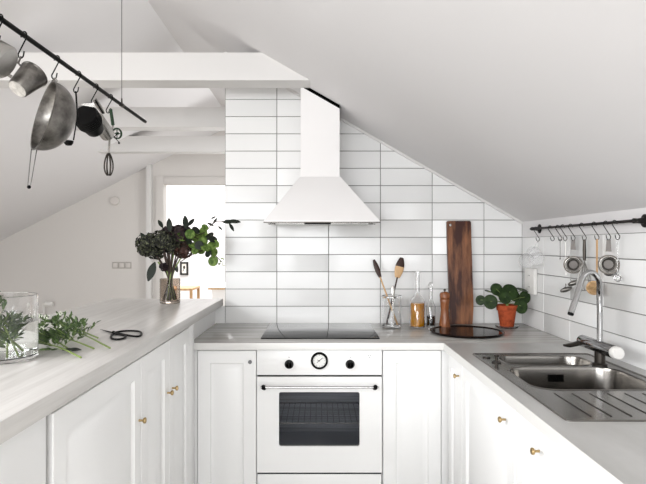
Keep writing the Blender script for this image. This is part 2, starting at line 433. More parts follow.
for i in range(12):
    a = i * PI / 6; c, s_ = math.cos(a), math.sin(a)
    k.tube([(p.x + c * .024, YD - .0098, p.z + s_ * .024), (p.x + c * .029, YD - .0098, p.z + s_ * .029)], .0008, 6)
k.tube([(p.x - .012, YD - .0105, p.z - .009), (p.x + .016, YD - .0105, p.z + .014)], .0012, 6)
k.tube([(p.x, YD - .0105, p.z), (p.x - .010, YD - .0105, p.z + .004)], .0012, 6)
k.cyl((p.x, YD - .0115, p.z), (p.x, YD - .0095, p.z), .003); k.build('clock_hands', 'black', ck)
# door with window hole
wa, wb = atY(278.8, 446.3, YD), atY(359.7, 392, YD)
b = MB()
def rr(x0, x1, z0, z1, r, y, n=5):
    pts = []
    for cx, cz, a0 in ((x1 - r, z0 + r, -PI / 2), (x1 - r, z1 - r, 0), (x0 + r, z1 - r, PI / 2), (x0 + r, z0 + r, PI)):
        for k in range(n + 1): a = a0 + k * PI / 2 / n; pts.append((cx + r * math.cos(a), y, cz + r * math.sin(a)))
    return pts
b.rings([rr(OX0, OX1, ZD0, ZD1, .002, YD + .02), rr(OX0, OX1, ZD0, ZD1, .002, YD), rr(OX0 + .002, OX1 - .002, ZD0 + .002, ZD1 - .002, .002, YD - .002),
         rr(wa.x, wb.x, wa.z, wb.z, .01, YD - .002), rr(wa.x + .001, wb.x - .001, wa.z + .001, wb.z - .001, .01, YD), rr(wa.x + .001, wb.x - .001, wa.z + .001, wb.z - .001, .01, YD + .02), rr(OX0, OX1, ZD0, ZD1, .002, YD + .02)], False, False)
dr = b.build('door', 'enamel', t)
b = MB(); b.rings([rr(wa.x + .001, wb.x - .001, wa.z + .001, wb.z - .001, .009, YD + .006), rr(wa.x + .001, wb.x - .001, wa.z + .001, wb.z - .001, .009, YD + .002)])
b.build('window_pane', 'ovenglass', dr, 'dark tinted glass pane')
hz = atY(0, 387, YD - .03).z
b = MB(); b.mi = 0; b.tube([(OX0 + .02, YD - .036, hz), (OX1 - .02, YD - .036, hz)], .0055, 12)
b.mi = 1
for xx in (OX0 + .035, OX1 - .035):
    b.cyl((xx, YD - .001, hz - .012), (xx, YD - .036, hz), .011, .0085); b.ball((xx, YD - .036, hz), .0105, 2, (1.1, 1, 1.2))
b.build('handle', ['chrome', 'black'], dr, 'chrome bar handle with black brackets')
b = MB(); b.box(OX0 + .002, OX1 - .002, YD, YD + .02, .10, .277, .002); b.box(OX0, OX1, YD + .022, YD + .5, .08, .282); b.box(OX0, OX1, YD + .07, YD + .4, 0, .08)
o = b.build('drawer_front', 'white'); tag(o, 'plain white drawer front under the oven', 'drawer')

# hob
b = MB(); t = thing('induction_hob', 'black glass induction hob set in worktop above the oven', 'hob', (0, 2.96, HT))
b.box(-.289, .301, 2.70, 3.215, HT, HT + .006, .002); b.build('glass_plate', 'glassblack', t)

# right run ------------------------------------------------------
XC = .593
SX0, SX1, SY0, SY1 = .652, 1.15, 1.434, 2.33      # sink outline
b = MB()
xs = [XC, SX0 + .01, SX1 - .01, XR - .003]; yy = [.35, SY0 + .01, SY1 - .01, YF - .0015]
for i in range(3):
    for j in range(3):
        if i == 1 and j == 1: continue
        b.box(xs[i], xs[i + 1], yy[j], yy[j + 1], ze, HT)
bmesh.ops.remove_doubles(b.bm, verts=b.bm.verts[:], dist=1e-5)
b.bm.normal_update()
for f in b.bm.faces:
    if f.normal.x < -.7 and f.calc_center_median().x < XC + .01: f.material_index = 1
# drop inner walls between cells
dup = {}
for f in b.bm.faces[:]:
    k = tuple(sorted(v.index for v in f.verts))
b.bm.verts.index_update()
seen = {}
for f in b.bm.faces[:]:
    k = tuple(sorted(v.index for v in f.verts)); seen.setdefault(k, []).append(f)
bmesh.ops.delete(b.bm, geom=[f for fs in seen.values() if len(fs) > 1 for f in fs], context='FACES_ONLY')
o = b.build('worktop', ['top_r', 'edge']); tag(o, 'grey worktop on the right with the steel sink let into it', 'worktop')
XD = XC + .018
def fx(u, z, d): return (XD + .02 - d, u, z)
rts = [(2.33, 2.575, 2.38, 'narrow white panelled cupboard at the inner corner of the sink run'),
       (1.70, 2.324, 1.785, 'wide white panelled cupboard under the sink, second from the inner corner'),
       (1.245, 1.694, 1.51, 'white panelled cupboard under the draining board with knob near its middle'),
       (.60, 1.239, None, 'white panelled cupboard nearest the camera on the right, partly cut off')]
for y0, y1, ky, lab in rts:
    t = thing('base_cabinet', lab, 'cabinet', (.9, (y0 + y1) / 2, 0), 'sink run cupboards')
    b = MB()
    top = .70 if y0 > 1.2 and y1 < 2.34 else ze - .001
    b.box(XD + .022, XR - .002, y0 - .001, y1 + .001, .08, top); b.box(XD + .022, XD + .035, y0 - .001, y1 + .001, top, ze - .001); b.box(XD + .07, XR - .002, y0, y1, 0, .08)
    b.build('body', 'white', t)
    b = MB(); panel_door(b, y0 + .001, y1 - .001, .09, ze - .006, fx); d = b.build('door', 'white', t)
    if ky: knob(d, (XD, ky, .805), (-1, 0, 0))

# sink -----------------------------------------------------------
t = thing('kitchen_sink', 'stainless steel one-and-a-half bowl sink with grooved draining board', 'sink', (.9, 1.88, HT))
ZR = HT + .004
def rrz(x0, x1, y0, y1, r, z, n=6):
    if not isinstance(r, (tuple, list)): r = [r] * 4
    pts = []
    for (cx, cy, a0, q) in ((x1 - r[0], y0 + r[0], -PI / 2, r[0]), (x1 - r[1], y1 - r[1], 0, r[1]), (x0 + r[2], y1 - r[2], PI / 2, r[2]), (x0 + r[3], y0 + r[3], PI, r[3])):
        for k in range(n + 1): a = a0 + k * PI / 2 / n; pts.append((cx + q * math.cos(a), cy + q * math.sin(a), z))
    return pts
bowls = [('small_bowl', .735, 1.075, 2.105, 2.275, .055, .12), ('main_bowl', .70, 1.105, 1.745, 2.065, .075, .17)]
b = MB(); bm = b.bm
def loop(pts):
    vs = [bm.verts.new(p) for p in pts]; return [bm.edges.new((vs[i], vs[(i + 1) % len(vs)])) for i in range(len(vs))]
es = loop(rrz(SX0 + .008, SX1 - .008, SY0 + .008, SY1 - .008, .012, ZR - .002))
for n_, x0, x1, y0, y1, r, dp in bowls: es += loop(rrz(x0, x1, y0, y1, r, ZR - .002))
bmesh.ops.triangle_fill(bm, use_beauty=True, edges=es, normal=(0, 0, 1))
b.rings([rrz(SX0, SX1, SY0, SY1, .016, HT + .0002), rrz(SX0, SX1, SY0, SY1, .016, ZR - .001), rrz(SX0 + .002, SX1 - .002, SY0 + .002, SY1 - .002, .016, ZR + .001), rrz(SX0 + .006, SX1 - .006, SY0 + .006, SY1 - .006, .014, ZR + .001), rrz(SX0 + .009, SX1 - .009, SY0 + .009, SY1 - .009, .012, ZR - .0021)], False, False)
for n_, x0, x1, y0, y1, r, dp in bowls:
    b.rings([rrz(x0 - .008, x1 + .008, y0 - .008, y1 + .008, r + .008, ZR - .0019), rrz(x0 - .004, x1 + .004, y0 - .004, y1 + .004, r + .004, ZR + .0005), rrz(x0, x1, y0, y1, r, ZR - .003)], False, False)
b.build('rim_plate', 'sinksteel', t, norm=True)
for n_, x0, x1, y0, y1, r, dp in bowls:
    b = MB(); R = []
    for q, zz in ((0, ZR - .002), (.002, ZR - .012), (.006, ZR - dp * .6), (.012, ZR - dp + .03), (.022, ZR - dp + .008), (.045, ZR - dp)):
        R.append(rrz(x0 + q, x1 - q, y0 + q, y1 - q, max(r - q * .3, .02), zz))
    b.rings(R, False, True); bw = b.build(n_, 'sinksteel', t, norm=False)
    cx, cy = (x0 + x1) / 2, (y0 + y1) / 2
    b = MB(); b.lathe([(.04, 0), (.038, .003), (.03, .001), (.012, .001), (.01, .006), (.0, .007)], (cx, cy, ZR - dp), (0, 0, 1), 24); b.build('drain_strainer', 'chrome', bw)
    if n_ == 'main_bowl':
        b = MB()
        for k in range(7): b.box(.868 + k * .0085, .872 + k * .0085, y1 - .010, y1 - .0035, HT - .05, HT - .024)
        b.build('overflow_slots', 'gap', bw)
b = MB()
for k in range(7):
    x = .735 + k * .055
    b.mi = 0; b.tube([(x, 1.475, ZR - .0015), (x, 1.70, ZR - .0019)], .0028, 8, flat=.6)
b.build('drainer_grooves', 'darkmetal', t, 'darker pressed drainage grooves')
b = MB(); b.lathe([(.018, 0), (.018, .003), (.006, .004), (.006, .02), (.011, .024), (.011, .03), (.004, .032)], (.70, 2.15, ZR - .001), (0, 0, 1), 20)
b.build('waste_control_knob', 'darkmetal', t)
b = MB(); b.lathe([(.016, 0), (.016, .003), (.012, .004)], (.69, 2.245, ZR - .001), (0, 0, 1), 20)
b.build('tap_hole_cover', 'darkmetal', t)

# faucet ---------------------------------------------------------
t = thing('kitchen_faucet', 'chrome kitchen mixer tap with tall bent spout behind the sink', 'faucet', (1.08, 2.096, HT))
b = MB(); b.lathe([(.027, 0), (.027, .006), (.02, .01), (.019, .06)], (1.08, 2.096, ZR), (0, 0, 1), 24); b.build('base', 'darkmetal', t)
bz = .985
b = MB(); b.mi = 0; b.lathe([(.020, 0), (.024, .006), (.024, .25), (.021, .256)], (1.08, 1.985, bz), (0, 1, 0), 28); fb = b.build('mixer_body', 'tapchrome', t)
b = MB(); b.lathe([(.0225, 0), (.0235, .004), (.0235, .022), (.020, .028), (.0, .029)], (1.08, 1.99, bz), (0, -1, 0), 28); b.build('end_knob', 'plastic', fb, 'pale round end cap')
b = MB(); b.tube([(1.075, 2.225, bz - .004), (1.045, 2.222, bz - .012), (1.015, 2.215, bz - .016), (.995, 2.21, bz - .015)], [.020, .018, .017, .009], 16, flat=.5); b.build('lever', 'darkmetal', fb)
pts = [(1.08, 2.096, bz + .018), (1.08, 2.096, 1.10), (1.078, 2.096, 1.19)]
for px, py in ((599, 281), (594, 273.5), (587, 273), (581.5, 280)): pts.append(atY(px, py, 2.07))
tip = atY(571, 313, 2.04); pts.append(atY(577, 295, 2.055)); pts.append(tip)
b = MB(); q = bez(pts, 6); b.tube(q, [.0105 if i < len(q) * .7 else .0112 for i in range(len(q))], 18); sp = b.build('spout', 'chrome', t)
b = MB(); d = (tip - V(pts[-2])).normalized(); b.cyl(tip, tip + d * .008, .0115, .0105, 18); b.build('nozzle', 'black', sp)

# hood -----------------------------------------------------------
t = thing('range_hood', 'white chimney cooker hood on the tiled wall above the hob', 'hood', (.006, 2.99, 1.49))
hx0, hx1 = -.101, .113; yc = 2.99
b = MB(); b.poly([(hx0, yc, 1.75), (hx1, yc, 1.75), (hx1, yc, ceil_r(hx1) - .022), (hx0, yc, ceil_r(hx0) - .022)], (0, YB - yc - .001, 0)); b.build('chimney', 'hoodwhite', t)
b = MB(); b.poly([(hx0, yc + .002, ceil_r(hx0) - .0219), (hx1, yc + .002, ceil_r(hx1) - .0219), (hx1, yc + .002, ceil_r(hx1) - .001), (hx0, yc + .002, ceil_r(hx0) - .001)], (0, YB - yc - .01, 0)); b.build('chimney_gap_shade', 'gap', t, 'dark fill painting the shade in the gap at the top')  # dark fill in place of the shade between chimney and ceiling
HX0, HX1, HY = -.283, .312, 2.80
zb = 1.495
b = MB()
b.rings([[(HX0, HY, zb), (HX1, HY, zb), (HX1, YB - .001, zb), (HX0, YB - .001, zb)], [(HX0, HY, zb + .008), (HX1, HY, zb + .008), (HX1, YB - .001, zb + .008), (HX0, YB - .001, zb + .008)],
         [(hx0 - .004, yc - .004, 1.752), (hx1 + .004, yc - .004, 1.752), (hx1 + .004, YB - .001, 1.752), (hx0 - .004, YB - .001, 1.752)]])
b.build('canopy', 'hoodwhite', t)
b = MB(); b.box(HX0 + .03, HX1 - .03, HY + .03, YB - .03, zb - .004, zb - .0005); b.build('grease_filter', 'steel', t)
b = MB(); b.box(HX0 - .002, HX1 + .002, HY - .003, HY + .004, zb - .003, zb + .002); b.build('edge_strip', 'darkmetal', t)
b = MB(); b.box(-.075, .06, HY - .004, HY + .02, zb - .011, zb - .0035, .001); b.build('switch_panel', 'black', t)
for xx in (HX0 + .03, HX1 - .045):
    b = MB(); b.lathe([(.02, 0), (.018, .007), (0, .009)], (xx + .008, HY + .045, zb - .004), (0, 0, -1), 20); b.build('lamp_lens', 'glass', t)

# ------------------------------------------------------------------ worktop objects (back run)
Z = HT
# utensil jar
jc = V((.416, 3.12, Z + .0005))
def glass_prof(r, h, th=.003, bt=.006):
    return [(0, 0), (r - .003, 0), (r, .004), (r, h), (r - th * .5, h + .001), (r - th, h), (r - th, bt + .003), (r - th - .004, bt), (0, bt)]
b = MB(); b.lathe(glass_prof(.054, .175), jc, (0, 0, 1), 40, False, False); b.lathe([(.054, .165), (.0575, .17), (.0575, .175), (.054, .178)], jc, (0, 0, 1), 40, False, False)
o = b.build('glass_jar', 'glass'); tag(o, 'clear glass jar holding wooden spoons beside the hob', 'jar')
def utensil(name, p0, p1, hw, hl, mats, lab, hm, tipm):
    """p0 foot, p1 top of head"""
    p0 = V(p0); p1 = V(p1); d = (p1 - p0).normalized(); L = (p1 - p0).length
    t = thing(name, lab, name.split('_')[-1], p0, 'utensils in the glass jar')
    b = MB(); b.tube([p0, p0 + d * (L - hl)], [.0055, .0045], 10); b.build('handle', hm, t)
    b = MB(); n = 9; pts = []; R = []
    for i in range(n + 1):
        s_ = i / n; pts.append(p0 + d * (L - hl - .004 + hl * s_)); R.append(max(.003, hw * math.sin(PI * (0.12 + .8 * s_)) ** .7))
    rr_ = []
    w = V((1, 0, 0)); w = (w - d * w.dot(d)).normalized(); nn = d.cross(w)
    for p, r in zip(pts, R): rr_.append([p + w * math.cos(k * 2 * PI / 14) * r + nn * math.sin(k * 2 * PI / 14) * r * .25 for k in range(14)])
    b.rings(rr_)
    if mats[0] != mats[-1]:
        b.bm.faces.ensure_lookup_table()
        for f in b.bm.faces:
            if (f.calc_center_median() - p0).dot(d) > L - hl * .45: f.material_index = 1
    b.build('head', mats, t)
utensil('wooden_spoon', (jc.x + .032, 3.11, Z + .012), atY(373.5, 259, 3.16), .015, .11, ['darkwood'], 'dark wooden spatula leaning left in the glass jar', 'lightwood', '')
utensil('wooden_spoon', (jc.x - .028, 3.13, Z + .012), atY(402, 257, 3.17), .026, .12, ['lightwood', 'darkwood'], 'pale spoon with dark tip leaning right in the glass jar', 'darkwood', '')
utensil('salad_spoon', (jc.x + .004, 3.085, Z + .012), atY(393, 285, 3.10), .012, .06, ['steel'], 'short steel spoon upright in the glass jar', 'steel', '')
# oil bottle
def bottle(c, r, hb, hn, ht, rn, liq, lh, name, lab, cat, stop):
    t = thing(name, lab, cat, c)
    w = .0025
    pr = [(0, 0), (r - .003, 0), (r, .004), (r, hb), (r * .8, hb + (hn - hb) * .4), (rn + .003, hn - .006), (rn, hn + .01), (rn, ht), (rn + .003, ht + .001), (rn + .003, ht + .008), (rn - .003, ht + .008), (rn - .003, hn + .01), (rn, hn - .008), (r * .8 - w, hb + (hn - hb) * .38), (r - w, hb - .001), (r - w, .008), (0, .008)]
    b = MB(); b.lathe(pr, c, (0, 0, 1), 32, False, False); b.build('glass_body', 'glass', t)
    b = MB(); b.lathe([(0, .0085), (r - w - .0005, .0085), (r - w - .0005, lh), (0, lh)], c, (0, 0, 1), 32, False, False); b.build('liquid', liq, t)
    b = MB()
    if stop == 'ball': b.cyl((c[0], c[1], c[2] + ht - .01), (c[0], c[1], c[2] + ht + .01), rn - .004, rn - .0035); b.ball((c[0], c[1], c[2] + ht + .024), .014, 3); b.build('stopper', 'glass', t)
    else: b.cyl((c[0], c[1], c[2] + ht - .012), (c[0], c[1], c[2] + ht + .014), rn - .0035, rn - .001); b.build('cork', 'glass', t)
bottle((.558, 3.09, Z + .0005), .042, .145, .19, .305, .0125, 'oil', .138, 'oil_bottle', 'tall clear bottle half full of golden oil', 'bottle', 'cork')
bottle((.638, 3.11, Z + .0005), .026, .115, .15, .215, .011, 'vinegar', .062, 'vinegar_bottle', 'small clear bottle with dark liquid and round stopper beside the pepper mill', 'bottle', 'ball')
# pepper mill
c = (.706, 3.06, Z + .0005)
t = thing('pepper_mill', 'turned copper-brown wooden pepper mill in front of the tall board', 'pepper mill', c)
b = MB(); b.lathe([(.029, 0), (.031, .005), (.030, .03), (.024, .075), (.022, .10), (.025, .14), (.028, .160), (.026, .164)], c, (0, 0, 1), 32); b.build('body', 'millwood', t)
b = MB(); b.lathe([(.024, .165), (.028, .169), (.029, .185), (.025, .198), (.012, .204)], c, (0, 0, 1), 32); b.build('head', 'millwood', t)
b = MB(); b.lathe([(.004, .204), (.004, .208), (.007, .210), (.007, .217), (.003, .221)], c, (0, 0, 1), 16); b.build('finial', 'darkmetal', t)
# tall board leaning on wall
b = MB()
zt = 1.522; y0b, y1b = YB - .035, YB - .001
out = [(.772, .0), (.905, .0), (.912, .10), (.909, .30), (.905, .5), (.904, .602), (.898, .61), (.768, .61), (.760, .603), (.763, .4), (.770, .15)]
T = .02
def lean(x, h, d): a = .03 / .61; return (x, YB - .001 - (.61 - h) * a - T + d, Z + .0008 + h)
hole = [(.783 + .008 * math.cos(k * PI / 8), .585 + .008 * math.sin(k * PI / 8)) for k in range(16)]
for dd in (0, T):
    e2 = []
    for lp in (out, hole):
        vs = [b.bm.verts.new(lean(x, h, dd)) for x, h in lp]; e2 += [b.bm.edges.new((vs[i], vs[(i + 1) % len(vs)])) for i in range(len(vs))]
    bmesh.ops.triangle_fill(b.bm, use_beauty=True, edges=e2)
for lp in (out, hole): b.rings([[lean(x, h, 0) for x, h in lp], [lean(x, h, T) for x, h in lp]], False, False)
bmesh.ops.remove_doubles(b.bm, verts=b.bm.verts[:], dist=1e-5)
o = b.build('cutting_board', 'boardwood'); tag(o, 'tall dark walnut cutting board leaning on the tiled wall', 'cutting board')
# round tray
c = (.782, 2.885, Z + .0005)
b = MB(); b.lathe([(.16, 0), (.186, .003), (.191, .010), (.189, .014), (.184, .013), (.18, .009), (0, .009)], c, (0, 0, 1), 64, True, False)
o = b.build('round_tray', 'tray'); tag(o, 'round glossy dark tray lying flat on the corner of the worktop', 'tray')
# plant
c = V((1.062, 3.08, Z + .0005))
b = MB(); b.lathe([(.035, 0), (.058, .002), (.066, .012), (.064, .013), (.056, .005), (.034, .003), (0, .003)], c, (0, 0, 1), 40, True, False)
o = b.build('glass_saucer', 'glass'); tag(o, 'small clear glass saucer under the terracotta pot', 'saucer')
pc = c + V((0, 0, .0035))
t = thing('potted_plant', 'round-leaved green plant in a weathered terracotta pot near the corner', 'plant', pc)
b = MB(); b.lathe([(0, 0), (.036, 0), (.038, .003), (.050, .092), (.056, .093), (.059, .122), (.058, .125), (.053, .125), (.051, .11), (.048, .105), (0, .105)], pc, (0, 0, 1), 40, False, False); b.build('pot', 'terracotta', t)
b = MB(); b.lathe([(0, .108), (.030, .112), (.0502, .109)], pc, (0, 0, 1), 24, False, False); b.build('soil', 'soil', t)
core = pc + V((0, 0, .108))
b = MB(); b.lathe([(.007, 0), (.006, .05), (.003, .07)], core, (0.05, 0, 1), 10); b.build('stem', 'stem', t)
lv = [(480.5, 300, 4.6, 0), (490.5, 301.5, 6.6, -.03), (496.5, 289, 5.8, .02), (510, 291.5, 7.6, -.03), (522, 289.5, 5.5, .05), (525, 297, 5.8, .03), (521, 306, 6.6, -.035), (505, 297, 6.0, -.05), (501, 293, 4.5, .04), (515, 296, 5, .06), (488, 291, 3.5, .06)]
for px, py, r, dy in lv:
    p = atY(px, py, 3.08 + dy); R = r / 176.5 * 1.05
    n = V((p.x - core.x, -.75 + random.uniform(-.1, .1), .35 - abs(p.x - core.x) * 2)).normalized()
    if r in (5.5, 3.5): n = V((.2, -.25, 1)).normalized()
    b = MB(); u = n.cross(V((0, 0, 1))).normalized(); w = u.cross(n)
    rings_ = []
    for q, hgt in ((0.02, -.10), (.5, -.04), (.85, .0), (1, -.03)):
        rings_.append([p + (u * math.cos(a_) * 1.0 + w * math.sin(a_) * (1.12 if math.sin(a_) < 0 else 1)) * R * q + n * R * hgt for a_ in [k * 2 * PI / 20 for k in range(20)]])
    b.mi = 0; b.rings(rings_, True, False)
    b.mi = 1; b.tube(bez([core + V((0, 0, .02)), (core + p) / 2 + V((0, 0, .02)), p], 5), .0016, 6)
    b.build('leaf', ['pilea', 'stem'], t, norm=False)

# ------------------------------------------------------------------ wall sockets and corner pieces
def plate(name, lab, cat, px0, px1, pz0, pz1, n=2):
    pass
t = thing('wall_socket', 'white socket box on the right wall tiles near the corner above the plant', 'socket', (XR, 3.10, 1.12))
ya, yb_ = 3.03, 3.17
b = MB(); b.box(XR - .022, XR - .0005, ya, yb_, 1.10, 1.245, .004); b.build('cover', 'plastic', t)
for zz in (1.14, 1.205):
    for dy in (-.009, .009): b = MB(); b.cyl((XR - .0235, (ya + yb_) / 2 + dy, zz), (XR - .0215, (ya + yb_) / 2 + dy, zz), .0028, seg=10); b.build('socket_hole', 'greyplastic', t)
# switch plate on far wall
p0 = atY(112.5, 268.5, YFAR); p1 = atY(131.5, 262, YFAR)
t = thing('light_switch', 'row of three white switches on the far wall left of the doorway', 'light switch', (p0.x, YFAR, p0.z))
b = MB(); b.box(p0.x, p1.x, YFAR - .010, YFAR - .0005, p0.z, p1.z, .002); b.build('plate', 'switchplate', t)
for k in range(3):
    w = (p1.x - p0.x) / 3
    b = MB(); b.box(p0.x + w * k + .010, p0.x + w * (k + 1) - .010, YFAR - .018, YFAR - .0102, p0.z + .012, p1.z - .012, .003); b.build('rocker', 'thermo', t)
p0 = atY(115.5, 201, YFAR)
b = MB(); b.lathe([(.05, 0), (.052, .01), (.046, .028), (.02, .032)], (p0.x, YFAR - .0005, p0.z), (0, -1, 0), 32); o = b.build('thermostat', 'thermo'); tag(o, 'round white thermostat high on the far wall above the switches', 'thermostat')
# radiator with valve behind the peninsula
t = thing('radiator', 'white radiator with round valve low on the far wall behind the glass jar', 'radiator', (-3.6, YFAR - .08, .12))
b = MB()
for k in range(14): b.box(-4.15 + k * .065, -4.10 + k * .065, YFAR - .12, YFAR - .03, .14, .62, .012)
b.box(-4.15, -3.25, YFAR - .09, YFAR - .06, .16, .2); b.box(-4.15, -3.25, YFAR - .09, YFAR - .06, .56, .6)
for xx in (-4.0, -3.4): b.box(xx, xx + .03, YFAR - .09, YFAR - .06, 0.0, .16)
b.build('fins', 'plastic', t)
pv = atY(48.5, 304, YFAR - .09)
b = MB(); b.tube([(-3.27, YFAR - .075, .58), (pv.x - .06, YFAR - .075, .60), (pv.x - .055, YFAR - .09, pv.z), (pv.x, YFAR - .09, pv.z)], .012, 10); b.cyl((pv.x - .03, YFAR - .09, pv.z), (pv.x + .045, YFAR - .09, pv.z), .03, .026, 20)
b.build('valve', 'plastic', t)

# ------------------------------------------------------------------ hanging rail on right wall
XRL = 1.175
pL = atX(533.5, 228.5, XRL); zr = 1.467
t = thing('utensil_rail', 'dark iron rail with round end flanges fixed to the right wall under the slope', 'rail', (XRL, 2.45, zr))
b = MB(); b.tube([(XRL, 3.02, zr), (XRL, 2.005, zr)], .006, 12); b.ball((XRL, 3.02, zr), .0075, 2); b.build('bar', 'iron', t)
for yf in (3.0, 2.03):
    b = MB(); b.lathe([(.025, 0), (.025, .004), (.012, .007), (.009, .03), (.010, .045)], (XR + .0003 if 0 else XR - .0005, yf, zr), (-1, 0, 0), 24)
    b.build('flange', 'iron', t)
def shook_pts(top, s, ax, lean=.012):
    """S-hook: over the bar at top, curl back at the bottom; ax = horizontal direction of its plane"""
    a = V(ax); t = V(top); r = .011 * s
    P = [t - a * r * 1.15 + V((0, 0, -.006 * s))]
    for k in range(7): g = PI - k * PI / 6; P.append(t + a * math.cos(g) * r + V((0, 0, math.sin(g) * r)))
    L = .062 * s
    P.append(t + a * r + V((0, 0, -.008))); bt = t + a * lean + V((0, 0, -L))
    r2 = .011 * s
    P.append(bt - a * r2 + V((0, 0, .004)))
    for k in range(7): g = PI + k * PI / 6; P.append(bt + a * math.cos(g) * r2 + V((0, 0, math.sin(g) * r2)))
    P.append(bt + a * r2 * 1.2 + V((0, 0, .010 * s)))
    low = bt + V((0, 0, -r2))
    return P, low
def hook_mesh(top, s, ax, rad, m, lab, grp, lean=-.015):
    P, low = shook_pts(top, s, ax, lean); b = MB(); b.tube(P, rad, 8); o = b.build('s_hook', m); tag(o, lab, 'hook', grp)
    return o, low
hk = [(535.5, 'leftmost hook on the right wall rail, at its far end'), (550, 'empty pale hook beside the far flange of the wall rail'), (557.5, 'hook carrying the thin steel skewer on the wall rail'),
      (562.5, 'hook carrying the measuring spoons on the wall rail'), (570.5, 'hook carrying the small steel sieve left of the whisk'), (581.5, 'hook carrying the steel whisk on the wall rail'),
      (594, 'hook carrying the wooden dish brush on the wall rail'), (605.5, 'hook carrying the steel tea strainer on the wall rail'), (614.5, 'nearest hook on the wall rail, carrying the clear spoon')]
proto = None; lows = []
for px, lab in hk:
    y = atX(px, 225, XRL).y; top = V((XRL, y, zr - .0015))
    if proto is None:
        proto, low = hook_mesh(top, .92, (-.97, -.24, 0), .0017, 'iron', 'thin dark ' + lab, 'hooks on the right wall rail'); off = low - top; base = proto.location - top
    else:
        o = proto.copy(); COL.objects.link(o); o.location = top + base; o['label'] = 'thin dark ' + lab
    lows.append(top + off)
fc = V((-.45, -.89, 0)); sd = V((.89, -.45, 0))           # facing direction of hung utensils
def hung(i, name, lab, cat): return lows[i] + V((0, 0, .004)), thing(name, lab, cat, lows[i], 'utensils hanging on the wall rail')
# measuring cups of clear glass in the corner
p, t = hung(0, 'measuring_cups', 'bunch of clear plastic measuring cups hanging in the corner above the socket', 'measuring cups')
for (dx, dy, dz, r) in ((0, .02, -.075, .036), (-.028, .04, -.12, .042), (.0, -.03, -.105, .038)):
    q = p + V((min(dx, 0) - .012, dy, dz)); ax = (-.5, -.8, .3)
    b = MB(); b.lathe([(0, 0), (r * .8, 0), (r, r * .9), (r - .0015, r * .9), (r * .8 - .0015, .0015), (0, .0015)], q, ax, 24, False, False)
    b.tube([q + V((0, 0, r * .9)), p + V((0, 0, -.004))], .0018, 6); b.build('cup', 'clearplastic', t)
# skewer
p, t = hung(2, 'steel_skewer', 'thin steel skewer hanging straight down on the wall rail', 'skewer')
b = MB(); b.tube([p, p + V((0, 0, -.09))], .0013, 6); b.ball(p + V((0, 0, -.093)), .0035, 1); b.build('rod', 'darkmetal', t)
b = MB(); b.tube([p + sd * .004 * math.cos(k * PI / 6) + V((0, 0, .004 * math.sin(k * PI / 6))) for k in range(12)], .001, 5, True); b.build('loop', 'darkmetal', t)
# measuring spoons on a chain
p, t = hung(3, 'measuring_spoons', 'pair of grey speckled spoons on a thin chain, left of the faucet spout', 'measuring spoons')
e1 = p + V((0, 0, -.17)) ; b = MB(); b.tube([p, p + V((0, -.01, -.17))], .0009, 5); b.build('chain', 'wire', t)
for px, py in ((574, 283), (566, 289.5)):
    q = atX(px, py, XRL); b = MB(); b.ball(q, .029, 2, (1, .3, .42), Matrix.Rotation(math.atan2(sd.y, sd.x), 4, 'Z') @ Matrix.Rotation(math.radians(-22), 4, 'Y')); b.tube([q, q + (e1 - q) * .4], .0015, 6); b.build('spoon', 'oldsteel', t)
# steel sieve / strainers
def strainer(i, name, lab, r, hl, zc, black=False):
    p, t = hung(i, name, lab, 'strainer')
    b = MB(); w = .011
    q0 = p + V((0, 0, -.002)); q1 = q0 + V((0, 0, -hl))
    b.rings([[q0 + sd * a + fc * c_ for a, c_ in ((-w * .7, 0), (w * .7, 0), (w * .7, .002), (-w * .7, .002))], [q1 + sd * a + fc * c_ for a, c_ in ((-w, 0), (w, 0), (w, .002), (-w, .002))]])
    b.build('handle', 'satin', t)
    c = V((q1.x, q1.y, zc))
    b = MB(); b.lathe([(r, .004), (r + .003, .006), (r + .003, .009), (r - .003, .010), (r * .72, .004), (r * .66, -.014), (r * .5, -.024), (r * .3, -.026), (0, -.026), (0, -.028), (r * .5, -.027), (r * .72, -.016), (r * .78, .002)], c + fc * .008, fc, 36, False, False, loop=False); b.build('bowl', 'steel', t)
    b = MB(); b.lathe([(r - .001, .006), (r + .0045, .006), (r + .0045, .0115), (r - .001, .0115)], c + fc * .008, fc, 36, False, False, loop=True); b.build('rim', 'darkmetal', t)
    b = MB(); b.lathe([(r * .52, -.0225), (r * .52, -.021), (0, -.020)], c + fc * .008, fc, 28, False, False); b.build('mesh_disc', 'satin', t)
    if black:
        b = MB(); b.ball(c + V((0, 0, -.036)) - fc * .01, .02, 2, (.9, .9, .6)); b.build('drip_cup', 'black', t, 'small black cup')
strainer(4, 'small_sieve', 'round steel sieve with flat handle, left of the whisk on the wall rail', .037, .045, 1.285)
strainer(7, 'tea_strainer', 'round steel tea strainer with black cup beneath, near right end of the wall rail', .036, .05, 1.297, True)
# whisk
def whisk(t, top, hl, wl, r, hr, mh, mw, n=6, dirn=V((0, 0, -1)), flat=1):
    b = MB(); b.tube([top, top + dirn * hl * .5, top + dirn * hl], [hr * .8, hr, hr * .85], 12); b.build('handle', mh, t)
    u = dirn.cross(V((0, 1, 0))).normalized(); w = dirn.cross(u); b = MB(); s0 = top + dirn * hl
    for k in range(n):
        a = k * PI / n; e = u * math.cos(a) + w * math.sin(a) * flat; pts = []
        for i in range(17):
            g = i / 16 * 2 - 1
            pts.append(s0 + dirn * wl * (1 - abs(g) ** 2.2) + e * r * math.sin(PI * g) * (1.0) * (1 if 1 else 0))
        b.tube(pts, .0011, 6)
    b.build('wires', mw, t)
p, t = hung(5, 'balloon_whisk', 'steel balloon whisk with grey handle, hanging behind the faucet spout', 'whisk')
whisk(t, p, .095, .135, .032, .0075, 'darkmetal', 'wire')
